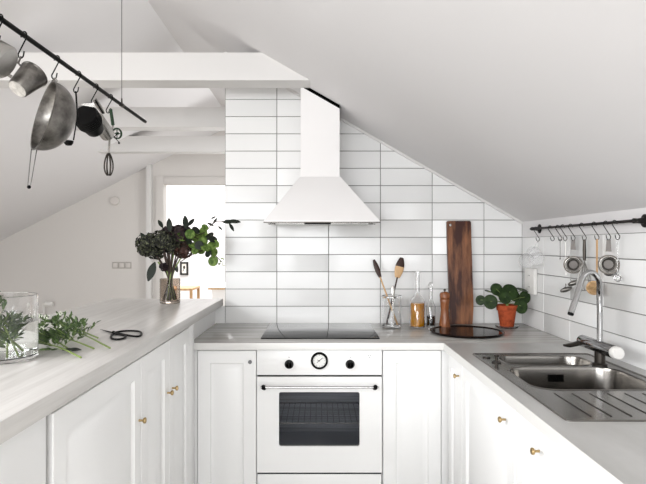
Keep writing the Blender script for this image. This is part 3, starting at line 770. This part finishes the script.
# dish brush
p, t = hung(6, 'dish_brush', 'wooden dish brush with pale bristles hanging behind the faucet', 'brush')
b = MB(); b.tube([p, p + V((0, 0, -.14)), p + V((0, -.002, -.165))], [.006, .0055, .007], 10, flat=.6); b.build('handle', 'lightwood', t)
hc = V((XRL - .005, p.y - .012, 1.195)); 
b = MB(); b.lathe([(.028, 0), (.03, .004), (.03, .012), (.026, .015)], hc, fc, 28); b.build('head', 'lightwood', t)
b = MB()
for k in range(90):
    a = random.random() * 2 * PI; rr_ = .027 * math.sqrt(random.random()); e = sd * math.cos(a) + V((0, 0, 1)) * math.sin(a)
    b.cyl(hc + e * rr_ + fc * .015, hc + e * rr_ * 1.1 + fc * .034 , .0016, .0012, 4)
b.build('bristles', 'bristle', t)
# clear spoon
p, t = hung(8, 'clear_spoon', 'long clear spoon hanging nearest on the wall rail', 'spoon')
b = MB(); b.tube([p, p + V((0, 0, -.145))], [.0035, .003], 8, flat=.6); b.build('handle', 'glass', t)
b = MB(); b.lathe([(0, 0), (.008, .001), (.0135, .007), (.0145, .013), (.0135, .013), (.0125, .008), (.007, .003), (0, .002)], p + V((0, 0, -.157)) - fc * .006, fc, 20, False, False); b.build('bowl', 'glass', t)

# ------------------------------------------------------------------ pot rail over the peninsula
XH = -.9; ZH = 2.016
t = thing('pot_rail', 'long black rod hung over the peninsula carrying pans and tools', 'rail', (XH, 2.1, ZH))
b = MB(); b.tube([(XH, .9, ZH), (XH, 2.824, ZH)], .0078, 12); b.build('rod', 'black', t)
for yw in (1.05, 2.487):
    b = MB(); zt = ceil_r(XH); b.tube([(XH, yw, ZH), (XH, yw, zt)], .0014, 6); b.lathe([(.010, -.012), (.010, .012)], (XH, yw, ZH), (0, 1, 0), 14); b.lathe([(.004, .008), (.003, .03)], (XH, yw, ZH), (0, 0, 1), 10); b.build('suspension_wire', 'darkmetal', t)
hk2 = [(0.0, 'leftmost hook on the hanging rod, holding the cropped pale pan'), (24, 'hook on the hanging rod holding the steel jug'), (57, 'hook on the hanging rod holding the big colander'), (78.5, 'hook on the hanging rod holding the black ladle'),
       (96, 'hook on the hanging rod holding the rotary grater'), (110.5, 'hook on the hanging rod holding the green-handled egg beater')]
proto = None; low2 = []
for px, lab in hk2:
    s = (px - CX) / XH; y = F / s; top = V((XH, y, ZH + .001))
    if proto is None: proto, low = hook_mesh(top, .95, (.95, -.3, 0), .0021, 'black', lab, 'hooks on the hanging rod', -.012); off = low - top; base = proto.location - top
    else:
        o = proto.copy(); COL.objects.link(o); o.location = top + base; o['label'] = lab
    low2.append(top + off)
def vb(p):
    v = (V(p) - V((0, 0, CZ))).normalized(); r = v.cross(V((0, 0, 1))).normalized(); return v, r, r.cross(v)
def dirv(p, a, b_, c): v, r, u = vb(p); return (r * a + u * b_ + v * c).normalized()
G2 = 'pans and tools on the hanging rod'
def hp(px, py): return atX(px, py, XH)
# cropped saucepan
c = hp(1, 60); ax = dirv(c, -.75, .35, .45); t = thing('saucepan', 'pale steel saucepan cut off by left edge of the photo', 'pan', c, G2)
R = .050; b0 = c - ax * .02
b = MB(); b.lathe([(0, 0), (R - .006, 0), (R, .006), (R, .075), (R + .004, .08), (R + .003, .083), (R - .002, .078), (R - .002, .008), (0, .003)], b0, ax, 40, False, False); b.build('bowl', 'steel', t)
b = MB(); st_ = b0 + ax * .07 + dirv(c, .55, .8, 0) * R; b.tube([st_, (st_ + low2[0]) / 2 + V((.01, 0, 0)), low2[0] + V((0, 0, .004))], [.006, .005, .006], 10, flat=.5); b.build('handle', 'darkmetal', t)
# conical jug
c0 = hp(17.5, 89); ax = dirv(c0, .55, .62, .56); t = thing('steel_jug', 'tapered worn steel jug showing its round pale base, hanging by its handle', 'jug', c0, G2)
b = MB(); b.lathe([(0, .001), (.028, 0), (.030, .003), (.041, .078), (.043, .08), (.043, .083), (.039, .08), (.028, .005), (0, .004)], c0, ax, 40, False, False); b.build('body', 'oldsteel', t)
b = MB(); b.lathe([(0, 0), (.0265, 0), (.0265, .0012)], c0 - ax * .0013, ax, 32, False, False); b.build('base_disc', 'basedisc', t, 'pale round base')
lw = low2[1]; sd2 = dirv(c0, -.75, .6, .2)
h0 = c0 + ax * .072 + sd2 * .040; h1 = c0 + ax * .02 + sd2 * .034
b = MB(); b.tube(bez([h0, h0 + sd2 * .016, (h0 + h1) / 2 + sd2 * .026, h1 + sd2 * .01, h1], 6), .006, 10, flat=.5); b.tube([h0 + sd2 * .01, lw + V((0, 0, .005))], .003, 8); b.build('handle', 'oldsteel', t)
# colander / big strainer
c = hp(44.5, 115.5); n = dirv(c, -.955, .27, -.17); R = .116
t = thing('colander', 'large deep steel strainer bowl hanging with its rim facing left', 'strainer', c, G2)
b = MB(); pr = []
for k in range(13): a = k / 12 * PI / 2 * .97; pr.append((R * math.cos(a), -.093 * math.sin(a)))
pri = [(r * .985, h * .98) for r, h in pr]
b.lathe(pr[::-1] + [(R + .004, .002), (R + .004, .005), (R - .001, .004)] + pri, c, n, 48, False, False); b.build('bowl', 'oldsteel', t)
v_, r_, u_ = vb(c); up = (u_ - n * u_.dot(n)).normalized()
top = c + up * R; bot = c - up * R
b = MB(); b.tube([top, low2[2] + V((0, 0, .003))], .003, 8); b.tube([top + n * .003 + r_ * .01, top + up * .012, top - r_ * .01], .002, 8); b.build('hanging_loop', 'oldsteel', t)
q = hp(29, 187); b = MB()
for e in (-.008, .008): b.tube([bot + r_ * e, q + r_ * e * .45], .0017, 8)
b.mi = 1; b.ball(q, .006, 2); b.build('handle', ['chrome', 'black'], t, 'twin wire handle with dark tip')
# ladle
t = thing('ladle', 'slim black ladle hanging beside the big strainer', 'ladle', low2[3], G2)
q0, q1, q2 = low2[3] + V((0, 0, .004)), hp(77.5, 116), hp(73.5, 140)
b = MB(); b.tube([q0, q1], [.0055, .005], 10, flat=.5); b.tube([q1, q2], .0025, 8); b.build('handle', 'black', t)
c = hp(68.5, 142.5); b = MB(); b.lathe([(0, -.012), (.010, -.010), (.016, -.002), (.017, .006), (.0155, .006), (.009, -.008), (0, -.010)], c, (0, 0, 1), 24, False, False); b.build('cup', 'black', t)
# rotary grater
c = hp(88, 118); t = thing('rotary_grater', 'black drum grater with slotted steel barrel and grip, between strainer and egg beater', 'grater', c, G2)
a1 = dirv(c, .35, -.5, .6); b = MB()
b.lathe([(.046, 0), (.048, .004), (.048, .05), (.040, .07), (.035, .095), (.032, .10), (.029, .10), (.032, .09), (.037, .068), (.045, .048), (.045, .004)], c - a1 * .02 + dirv(c, -1, 0, 0) * .004, a1, 32, True, False); 
for k in range(5): b.lathe([(.0482, .008 + k * .009), (.0498, .010 + k * .009), (.0482, .012 + k * .009)], c - a1 * .02 + dirv(c, -1, 0, 0) * .004, a1, 32, False, False)
b.build('drum', 'black', t)
s0, s1 = hp(96.5, 119), hp(107.5, 134.5)
b = MB(); a2 = (s1 - s0).normalized(); L2 = (s1 - s0).length; b.lathe([(.028, 0), (.030, .003), (.030, L2), (.027, L2 + .004), (.0, L2 + .005)], s0, a2, 28); b.build('barrel', 'steel', t, 'slotted steel barrel')
v_, r_, u_ = vb(s0); w_ = a2.cross(v_).normalized(); w_ = w_ if w_.dot(r_) < 0 else -w_
b = MB()
for k in range(4):
    q = s0 + a2 * (.012 + k * .018) - v_ * .028 + w_ * .010
    mx = Matrix.Translation(q) @ Matrix((( a2.x, w_.x, v_.x, 0), (a2.y, w_.y, v_.y, 0), (a2.z, w_.z, v_.z, 0), (0, 0, 0, 1)))
    b.box(-.005, .005, -.008, .008, -.004, .004, 0, mx=mx)
b.build('slots', 'gap', t)
h0, h1 = hp(95.5, 100.5), hp(103, 113)
b = MB(); b.tube([h0, (h0 + h1) / 2, h1], [.011, .012, .009], 12, flat=.5); b.tube([h0, low2[4] + V((0, 0, .003))], .0025, 8); b.mi = 1; b.tube([h0 - v_ * .007, h1 - v_ * .007], .0045, 8); b.build('grip', ['steel', 'black'], t)
b = MB(); q = hp(86, 104.5); b.rings([[q + r_ * x_ + u_ * z_ + v_ * d_ for x_, z_ in ((-.02, .0), (.03, .01), (.03, -.008), (-.016, -.004))] for d_ in (0, .003)]); b.build('blade_plate', 'steel', t)
# egg beater
t = thing('egg_beater', 'hand-cranked egg beater with green handle and steel wire beaters', 'egg beater', low2[5], G2)
b = MB(); b.tube(bez([hp(110.5, 109), hp(111.5, 115), hp(113, 125)], 5), .0072, 12); b.build('handle', 'greenpaint', t, 'dark green handle')
b = MB(); b.tube(bez([hp(110.5, 109) , low2[5] + V((0, 0, .004))], 3), .002, 8); b.tube([hp(113, 125), hp(109.5, 141), hp(108.7, 154)], [.004, .0045, .004], 10); b.build('shaft', 'steel', t)
g = hp(117, 133.5); gn = dirv(g, .55, .05, -.83); b = MB()
b.lathe([(.025, -.003), (.025, .003), (.019, .003), (.019, -.003)], g, gn, 32, False, False, loop=True)
for k in range(4):
    a = k * PI / 2; v_, r_, u_ = vb(g); e = (r_ - gn * r_.dot(gn)).normalized(); f_ = gn.cross(e); d = e * math.cos(a) + f_ * math.sin(a); b.tube([g, g + d * .021], .002, 6)
b.lathe([(.006, -.006), (.006, .008)], g, gn, 14); b.build('crank_wheel', 'greenpaint', t)
b = MB(); b.tube([g + gn * .008, hp(114, 137), hp(119, 142)], .002, 6); b.ball(hp(119, 143), .005, 2); b.build('crank_knob', 'black', t)
b = MB(); s0 = hp(108.7, 153.5)
for k in range(4):
    a = k * PI / 4; e = V((math.cos(a), math.sin(a), 0)); pts = []
    up_ = [(i / 9, .019 * math.sin(PI * (.04 + .9 * (i / 9)) ** 1.25) ** .55) for i in range(10)]
    pts = [s0 + V((0, 0, -.092 * z)) + e * w for z, w in up_] + [s0 + V((0, 0, -.092 * z)) - e * w for z, w in up_[::-1]]
    b.tube(pts, .0032, 8)
b.build('beaters', 'darkmetal', t)

# ------------------------------------------------------------------ peninsula objects
ZP = PT + .0005
# glass jar
c = V((-.893, 1.53, ZP)); b = MB()
b.lathe(glass_prof(.094, .178, .0035, .01), c, (0, 0, 1), 64, False, False)
o = b.build('glass_vase', 'glass'); tag(o, 'wide clear glass cylinder half filled with water, cut off at the left edge', 'vase')
b = MB(); b.lathe([(0, .0095), (.0922, .0095), (.0922, .104), (0, .104)], c, (0, 0, 1), 64, False, False)
o = b.build('vase_water', 'water'); tag(o, 'clear water in the wide glass cylinder', 'water')
# greens
def sprig(p0, p1, L_leaf, n, lab, name='cut_sprig', grp='cut greens lying beside the jar', spread=1, flowers=0, lift=.0, bare=.35, seed=1, leafm='fern'):
    rnd = random.Random(seed); p0, p1 = V(p0), V(p1); t = thing(name, lab, 'greenery', p0, grp)
    mid = (p0 + p1) / 2 + V((rnd.uniform(-.01, .01), rnd.uniform(-.01, .01), .008 + lift))
    path = bez([p0, mid, p1], 14); m = len(path)
    b = MB(); b.tube(path, [.0028 - .0016 * i / m for i in range(m)], 7); 
    ax = (p1 - p0).normalized(); side = ax.cross(V((0, 0, 1))).normalized()
    lf = MB(); fl = MB()
    for k in range(n):
        tt = bare + (1 - bare) * (k + .5) / n; q = path[min(int(tt * m), m - 1)]
        sg = 1 if k % 2 else -1
        d = (ax * rnd.uniform(.3, 1) + side * sg * rnd.uniform(.5, 1.1) + V((0, 0, rnd.uniform(.0, .75)))).normalized()
        tl = L_leaf * rnd.uniform(.7, 1.3) * (1.2 - .5 * tt); e = q + d * tl
        b.tube([q, e], .0008, 4)
        for j in range(7):
            f = .25 + .75 * j / 6; base_ = q + d * tl * f; s2 = 1 if j % 2 else -1
            dd = (d + (side * rnd.uniform(-1, 1) + ax * rnd.uniform(-.5, .8)) * .9 * s2 + V((0, 0, rnd.uniform(-.1, .5)))).normalized()
            if base_.z + dd.z * .02 < ZP + .001: dd.z = abs(dd.z)
            lf.leaf(base_, dd, V((rnd.uniform(-.5, .5), rnd.uniform(-.9, .2), 1)), .020 * rnd.uniform(.7, 1.3), .008, .2, 4)
        if flowers and tt > .6 and rnd.random() < flowers:
            for j in range(5): fl.ball(e + V((rnd.uniform(-.008, .008), rnd.uniform(-.008, .008), rnd.uniform(.002, .010))), .0026, 1)
    for mb_ in (b, lf, fl):
        for v in mb_.bm.verts: v.co.z = max(v.co.z, ZP + .0008) if grp.startswith('cut greens') else v.co.z
    b.build('stem', 'stem', t); lf.build('leaves', leafm, t, norm=False)
    if flowers and len(fl.bm.verts): fl.build('blossoms', 'flower', t)
    return t
sprig(atZ(110, 348, ZP + .004), atZ(62, 327, ZP + .03), .06, 22, 'leafy cut sprig whose bare stem points at the scissors', flowers=.25, seed=3, bare=.42)
sprig(atZ(94, 348.5, ZP + .004), atZ(42, 336, ZP + .03), .055, 20, 'cut sprig with small pale blossoms lying in the middle of the pile', flowers=.4, seed=5, bare=.3)
sprig(atZ(81, 357.5, ZP + .004), atZ(36, 343, ZP + .02), .05, 16, 'cut sprig with pale stem lying nearest the front edge', seed=8, bare=.35)
sprig(atZ(98, 338, ZP + .006), atZ(46, 321, ZP + .03), .055, 20, 'cut sprig at the back of the pile with white blossoms', flowers=.5, seed=11, bare=.38)
sprig(atZ(70, 350, ZP + .006), atZ(30, 330, ZP + .035), .05, 18, 'leafy cut sprig closest to the glass cylinder', seed=15, bare=.2)
b = MB(); q = atZ(74, 350.5, ZP + .006); b.leaf(q + V((-.03, 0, 0)), (1, .1, .1), (0, -.2, 1), .05, .03, .1, 8); b.leaf(q + V((-.04, .01, 0)), (1, -.4, .15), (0, -.3, 1), .04, .02, .1, 8)
o = b.build('fallen_leaf', 'darkleaf', norm=False); tag(o, 'dark fallen leaf in front of the cut greens', 'leaf')
sprig(c + V((.07, -.04, .014)), c + V((-.045, .03, .165)), .045, 12, 'green sprig standing in the wide glass cylinder, stem tip at the right', grp='sprigs in the glass cylinder', seed=21, bare=.3)
sprig(c + V((.02, .05, .014)), c + V((-.055, -.03, .15)), .045, 10, 'green sprig leaning left in the wide glass cylinder', grp='sprigs in the glass cylinder', seed=25, bare=.25)
sprig(c + V((.045, -.05, .014)), c + V((.04, .018, .09)), .028, 14, 'short leafy sprig fully under water at the right side of the glass cylinder', grp='sprigs in the glass cylinder', seed=31, bare=.2)
sprig(c + V((.0, -.06, .014)), c + V((.012, .035, .10)), .032, 14, 'short leafy sprig under water in the middle of the glass cylinder', grp='sprigs in the glass cylinder', seed=33, bare=.2)
# scissors
zs = ZP + .004
t = thing('scissors', 'black forged scissors with wide loop handles lying open on the peninsula', 'scissors', atZ(118, 334, ZP))
piv = atZ(113.5, 332.8, zs)
def P(px, py): return atZ(px, py, zs)
b = MB()
for e in (P(100, 329.3), P(102.5, 330.2)):
    b.tube([piv, (piv + e) / 2, e], [.005, .0045, .0008], 8, flat=.4)
b.build('blades', 'black', t)
for pts in ([(114, 333), (111, 336), (112, 338.6), (118, 339.4), (124.5, 338), (125.5, 336), (121, 334.8), (115.5, 334)],
            [(115, 332.6), (122, 331.2), (132, 330.8), (139.5, 331.6), (141.5, 334), (139, 336.2), (132, 336), (123, 334.3)]):
    b = MB(); q = bez([P(*p) for p in pts] + [P(*pts[0])], 5)[:-1]; b.tube(q, .0036, 8, True); b.build('handle_loop', 'black', t)
b = MB(); b.lathe([(.006, -.004), (.006, .005), (.003, .007)], piv, (0, 0, 1), 16); b.build('pivot', 'black', t)
# dark glass vase + bouquet
c = V((-.82, 3.0, ZP)); b = MB(); b.lathe(glass_prof(.055, .135, .004, .012), c, (0, 0, 1), 48, False, False); o = b.build('flower_vase', 'smoke'); tag(o, 'smoky brown glass vase at far end of the peninsula', 'vase')
t = thing('flower_bouquet', 'bouquet of dark hydrangeas and green eucalyptus standing in the smoky vase', 'bouquet', c + V((0, 0, .014)))
rnd = random.Random(4)
tops = [(150, 245, 0), (160, 240, .03), (168, 235, 0), (176, 240, .04), (185, 238, -.02), (172, 250, -.03), (163, 250, 0), (188, 246, .01), (158, 262, .0), (181, 250, .03), (166, 240, .03), (174, 236, -.03), (154, 250, .02), (169, 246, -.02), (179, 243, .0), (163, 244, -.03)]
for px, py, dy in tops:
    e = atY(px, py, 3.0 + dy); a = rnd.uniform(0, 2 * PI); ft = c + V((.035 * math.cos(a), .035 * math.sin(a), .02))
    nk = c + V(((e.x - c.x) * .16, (e.y - 3) * .2, .16))
    b = MB(); b.tube(bez([ft, nk, e], 8), .0044, 7); b.build('stem', 'stemdark' if rnd.random() < .75 else 'stem', t)
def cluster(px, py, dy, R, n, m, lab, sz=.012, sc=(1, 1, .8)):
    ce = atY(px, py, 3.0 + dy); b = MB()
    b.ball(ce, R * .75, 3, sc)
    for k in range(n):
        d = V((rnd.gauss(0, 1), rnd.gauss(0, 1), rnd.gauss(0, 1))).normalized(); q = ce + V((d.x * sc[0], d.y * sc[1], d.z * sc[2])) * R * rnd.uniform(.86, 1.05)
        t1 = d.cross(V((rnd.random(), rnd.random(), rnd.random()))).normalized(); t2 = d.cross(t1)
        for j in range(4):
            g = j * PI / 2; dd = t1 * math.cos(g) + t2 * math.sin(g) + d * .35; b.leaf(q, dd, d, sz, sz * .9, .1, 2)
    b.build('flower_head', m, t, lab, norm=False)
cluster(148, 243, 0, .065, 150, 'hyd1', 'mottled green-purple hydrangea head')
cluster(164, 241, -.03, .075, 170, 'hyd1', 'mottled green-purple hydrangea head')
cluster(146, 250, .01, .045, 80, 'hyd1', 'mottled green-purple hydrangea head')
cluster(172, 246, -.01, .055, 90, 'hyd1', 'mottled green-purple hydrangea head')
cluster(156, 252, .02, .05, 90, 'hyd1', 'mottled green-purple hydrangea head')
cluster(181, 235, .02, .062, 80, 'hyd2', 'dark purple bloom', .022)
cluster(183, 251, .0, .045, 50, 'rust', 'russet bloom', .02)
cluster(170, 233, .03, .045, 50, 'hyd2', 'dark purple bloom', .02)
cluster(164, 267, -.01, .022, 24, 'hyd2', 'small dark bloom', .016)
def leaves(lst, m, L, W, nm='leaf', jit=.3):
    for px, py, dx, dz, k in lst:
        p = atY(px, py, 2.98 + rnd.uniform(-.03, .03)); b = MB()
        b.leaf(p, (dx, rnd.uniform(-jit, jit), dz), (rnd.uniform(-.2, .3), -1, .35), L * k, W * k, .12, 8); b.build(nm, m, t, norm=False)
leaves([(155, 262, -.3, -1, 1.0), (170, 232, -.1, 1, .7), (186, 229, -.1, 1, .7), (188, 226, .6, .8, .5), (163, 228, -.5, .8, .5), (146, 240, -.5, .6, .5), (174, 262, .4, -1, .55)], 'darkleaf', .11, .045)
# eucalyptus branches
for pts in ([(176, 262), (190, 240), (205, 232), (215, 222), (232, 222)], [(178, 258), (192, 250), (205, 246), (213, 258)], [(178, 255), (190, 238), (203, 240), (214, 238)], [(180, 262), (192, 255), (208, 250), (222, 262)]):
    path = bez([atY(px, py, 2.97 + i * .01) for i, (px, py) in enumerate(pts)], 8); b = MB(); b.tube(path, .0025, 6); b.build('eucalyptus_twig', 'stemdark', t)
eu = [(182, 236, 6), (188, 240, 6.5), (190, 234, 5.5), (196, 230, 5), (197, 238, 6), (203, 233, 6.5), (203, 241, 5.5), (209, 236, 6), (213, 239, 5), (206, 247, 6), (212, 246, 5.5), (214, 252, 5), (201, 250, 5), (208, 253, 5), (213, 261, 6), (205, 227, 4), (199, 245, 5), (193, 245, 5), (216, 244, 4.5), (195, 251, 4)]
for px, py, r in eu:
    p = atY(px, py, 2.97 + rnd.uniform(-.05, .04)); R = r / 205; n = V((rnd.uniform(-1, 1), -1, rnd.uniform(-.5, 1.1))).normalized(); u = n.cross(V((0, 0, 1))).normalized(); w = u.cross(n)
    b = MB(); b.rings([[p + (u * math.cos(k * PI / 8) + w * math.sin(k * PI / 8)) * R * q + n * R * h for k in range(16)] for q, h in ((.05, -.12), (.6, 0), (1, -.08))], True, False)
    b.build('eucalyptus_leaf', 'euc' if rnd.random() < .68 else 'darkleaf', t, norm=False)
leaves([(213, 224, .3, .5, .6), (214, 226, -.6, .3, .6), (222, 222, 1, .05, 1), (228, 221, 1, -.05, 1), (229, 223, .5, -.8, .75), (218, 226, .6, -.5, .5), (211, 219, .9, .5, .45)], 'darkleaf', .07, .024)
b = MB()
for k in range(14): b.ball(atY(218 + rnd.uniform(0, 7), 258 + rnd.uniform(0, 8), 2.98), .004, 1)
b.build('seed_buds', 'euc', t)

# ------------------------------------------------------------------ beyond the doorway
Y1 = 8.3
t = thing('picture_frame', 'small black framed print on the wall seen through the doorway', 'picture', atY(184, 275, 9.49))
a, d = atY(180, 275, 9.47), atY(188, 262, 9.47)
b = MB(); f = .03
b.box(a.x, d.x, 9.47, 9.495, a.z, a.z + f); b.box(a.x, d.x, 9.47, 9.495, d.z - f, d.z); b.box(a.x, a.x + f, 9.47, 9.495, a.z, d.z); b.box(d.x - f, d.x, 9.47, 9.495, a.z, d.z); b.build('frame', 'frame', t)
b = MB(); b.box(a.x + f, d.x - f, 9.48, 9.49, a.z + f, d.z - f); b.build('print', 'paper', t)
b = MB(); q = (a + d) / 2; b.ball((q.x, 9.479, q.z + .02), .03, 2, (.7, .1, 1)); b.tube([(q.x, 9.478, q.z), (q.x - .02, 9.478, q.z - .05)], .006, 6); b.build('drawing', 'ink', t)
t = thing('wooden_table', 'light wooden table seen through the doorway behind the vase', 'table', (-2.0, 7.5, 0))
zt = CZ - 43 / (F / 7.4); xe = (192 - CX) / (F / 7.4)
b = MB(); b.box(xe - .7, xe, 7.4, 7.9, zt - .03, zt, .004); b.build('top', 'lightwood', t)
for xx in (xe - .68, xe - .035):
    for yy_ in (7.41, 7.86): b = MB(); b.box(xx, xx + .034, yy_, yy_ + .034, 0, zt - .031); b.build('leg', 'lightwood', t)
t = thing('side_cabinet', 'white cabinet with thin wooden top edge seen through the doorway', 'cabinet', (-1.1, 7.9, 0))
zt = CZ - 42 / (F / 7.4); xs_ = (208 - CX) / (F / 7.4)
b = MB(); b.box(xs_ + .05, -.5, 7.43, 8.4, 0, zt - .03); b.build('body', 'white', t)
b = MB(); b.box(xs_, -.48, 7.4, 8.42, zt - .029, zt - .008); b.build('edge', 'lightwood', t)
b = MB(); b.box(xs_ + .002, -.482, 7.402, 8.418, zt - .0079, zt); b.build('top', 'enamel', t)

# ------------------------------------------------------------------ light
wd = bpy.data.worlds.new('world'); scn.world = wd; wd.use_nodes = True
wd.node_tree.nodes['Background'].inputs[0].default_value = (.93, .96, 1, 1); wd.node_tree.nodes['Background'].inputs[1].default_value = 1.5
def area(name, loc, tgt, sx, sy, e, col=(1, 1, 1)):
    l = bpy.data.lights.new(name, 'AREA'); l.shape = 'RECTANGLE'; l.size = sx; l.size_y = sy; l.energy = e; l.color = col
    o = bpy.data.objects.new(name, l); COL.objects.link(o); o.location = loc
    o.rotation_euler = (V(tgt) - V(loc)).to_track_quat('-Z', 'Y').to_euler(); return o
area('window_daylight', ((WX0 + WX1) / 2, YN - .2, 1.45), ((WX0 + WX1) / 2, 3, -2.0), 3.4, 1.2, 110, (.97, .985, 1))
xk = -2.6; zk = ceil_l(xk) - .02
area('rooflight_daylight', (xk, -.25, zk), (xk + .447, -.25, zk - .894), 2.6, 1.1, 120, (.97, .985, 1))
area('side_window_daylight', (.5, 4.7, 1.55), (-2.2, 4.5, 2.4), .9, .6, 26, (1, 1, 1))
area('far_room_daylight', (-1.6, 8.2, 2.65), (-1.6, 8.2, 0), 3, 2.2, 110, (1, 1, 1))
